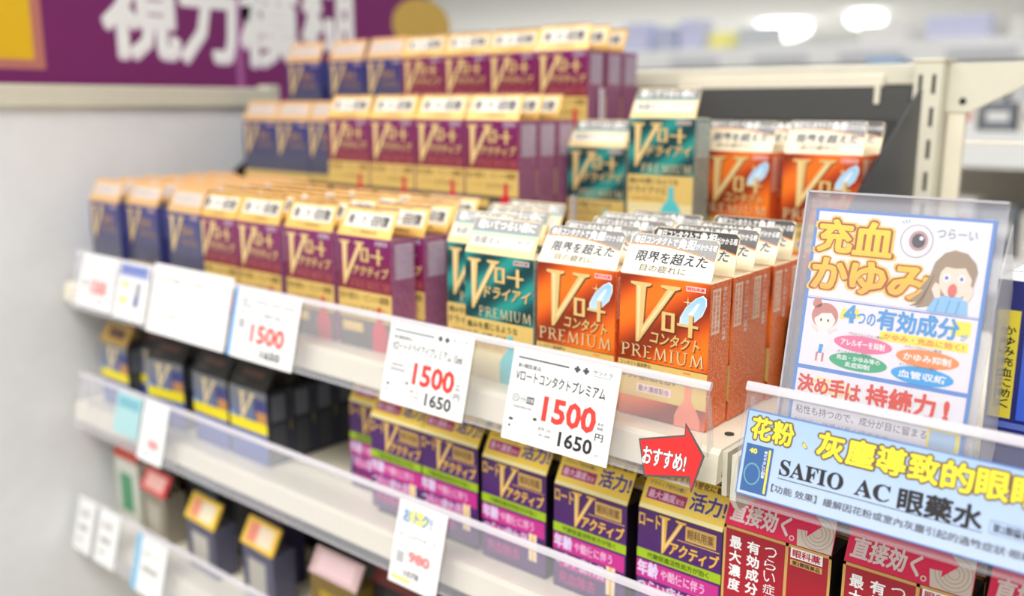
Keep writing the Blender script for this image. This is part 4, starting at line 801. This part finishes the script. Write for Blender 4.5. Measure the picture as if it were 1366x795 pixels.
g = G(); g.box(-1.02, 1.684, .188, -.965, 1.687, .200, mat('far_blue_strip', (96, 150, 232), .45)); tag(g.build('blue_label_strip'), 'tiny blue label strip on the far shelf rail, beside the topmost purple cartons', 'label strip')
for i, (x, w, h_, c) in enumerate(((-1.30, .09, .075, 0), (-1.19, .07, .085, 1), (-1.10, .06, .07, 3), (-1.03, .065, .085, 1), (-.945, .05, .05, 7), (-.87, .09, .06, 6), (-.58, .10, .05, 2), (-.44, .12, .06, 1), (-.28, .12, .05, 5))):
    g = G(); g.box(x, 1.74, .2725, x+w, 1.80, .2725+h_, mat('top_goods_%d' % c, [(236, 236, 244), (190, 194, 226), (210, 210, 214), (170, 178, 206), 0, (206, 206, 206), (184, 190, 200), (232, 226, 140)][c], .5), None, .002); tag(g.build('far_carton'), '%s carton on top of the far shelf unit, %s from the left' % (PL[c], ORD[i]), 'carton', 'cartons on top of the far shelf unit')
for i, x in enumerate((-1.02, -.80, -.60, -.38)):
    g = G(); g.box(x, 1.683, .245, x+.13, 1.687, .266, mat('far_label_grey', (206, 208, 216), .5)); tag(g.build('shelf_label'), 'pale grey label on the far shelf rail, %s from the left' % ORD[i], 'label', 'labels on the far shelf rail')
# a small box on top of the rail, and goods right of the post
g = G(); g.box(-.292, 1.0, .1055, -.250, 1.03, .2085, mat('small_box_white', (226, 232, 238), .45), None, .002); g.box(-.295, .997, .2085, -.247, 1.033, .2165, mat('small_box_blue', (150, 184, 224), .45)); tag(g.build('small_display_box'), 'small white box with a pale blue lid seen over the top rail', 'box')
t = farunit('narrow pale shelf unit seen right of the slotted post', -.31, .35, .98, [-.22, -.06, .105], .20, (206, 208, 204))
cc = [(222, 84, 92), (236, 236, 236), (120, 126, 136), (232, 228, 222), (206, 120, 96), (240, 240, 242), (150, 160, 176), (226, 200, 190)]
CN = ['red', 'white', 'slate', 'ivory', 'rust', 'bright white', 'steel blue', 'pale pink']
n = 0
for lv, z in enumerate((-.055, .110)):
    x = -.24
    while x < .2:
        w = RNG.uniform(.035, .06); c = n % 8; hh = RNG.uniform(.06, .085) if lv == 0 else .045
        g = G(); g.box(x, 1.0, z, x+w, 1.06, z+hh, mat('side_goods_%d' % c, cc[c], .5), None, .0015); g.frame((x, 1.0, z+hh), (1,0,0), (0,0,-1), (0,-1,0)); g.rect(w*.15, hh*.3, w*.85, hh*.55, mat('side_goods_%d' % ((c+3) % 8), cc[(c+3) % 8], .5), 3)
        tag(g.build('far_carton'), '%s carton right of the slotted post, %s shelf, %s in its row' % (CN[c], ('lower', 'upper')[lv], ORD[min(9, int((x+.24)/.05))]), 'carton', 'cartons right of the slotted post'); n += 1; x += w+.006
# ceiling lamps far down the store
for i, (px, py, lab) in enumerate(((1045, 38, 'large round ceiling lamp glowing far down the store'), (1155, 26, 'smaller round ceiling lamp right of the large glowing one'))):
    d = _f+_r2*((px-683)/FPX)-_u2*((py-397.5)/FPX); k = (1.40-CZ)/d.z; P_ = Vector((CX, CY, CZ))+d*k
    t = thing('ceiling_lamp', lab, 'lamp', P_); R_ = .42 if i == 0 else .26
    p = G(); bm = bmesh.new(); bmesh.ops.create_uvsphere(bm, u_segments=24, v_segments=12, radius=R_, matrix=Matrix.Translation(P_) @ Matrix.Diagonal((1, 1, .42, 1))); p.bm(bm, mat('lamp_glow', (255, 255, 252), .5, emit=5)); part('globe', p, t)
    p = G(); p.box(P_.x-.01, P_.y-.01, P_.z+.1, P_.x+.01, P_.y+.01, 1.5, white); part('stem', p, t)
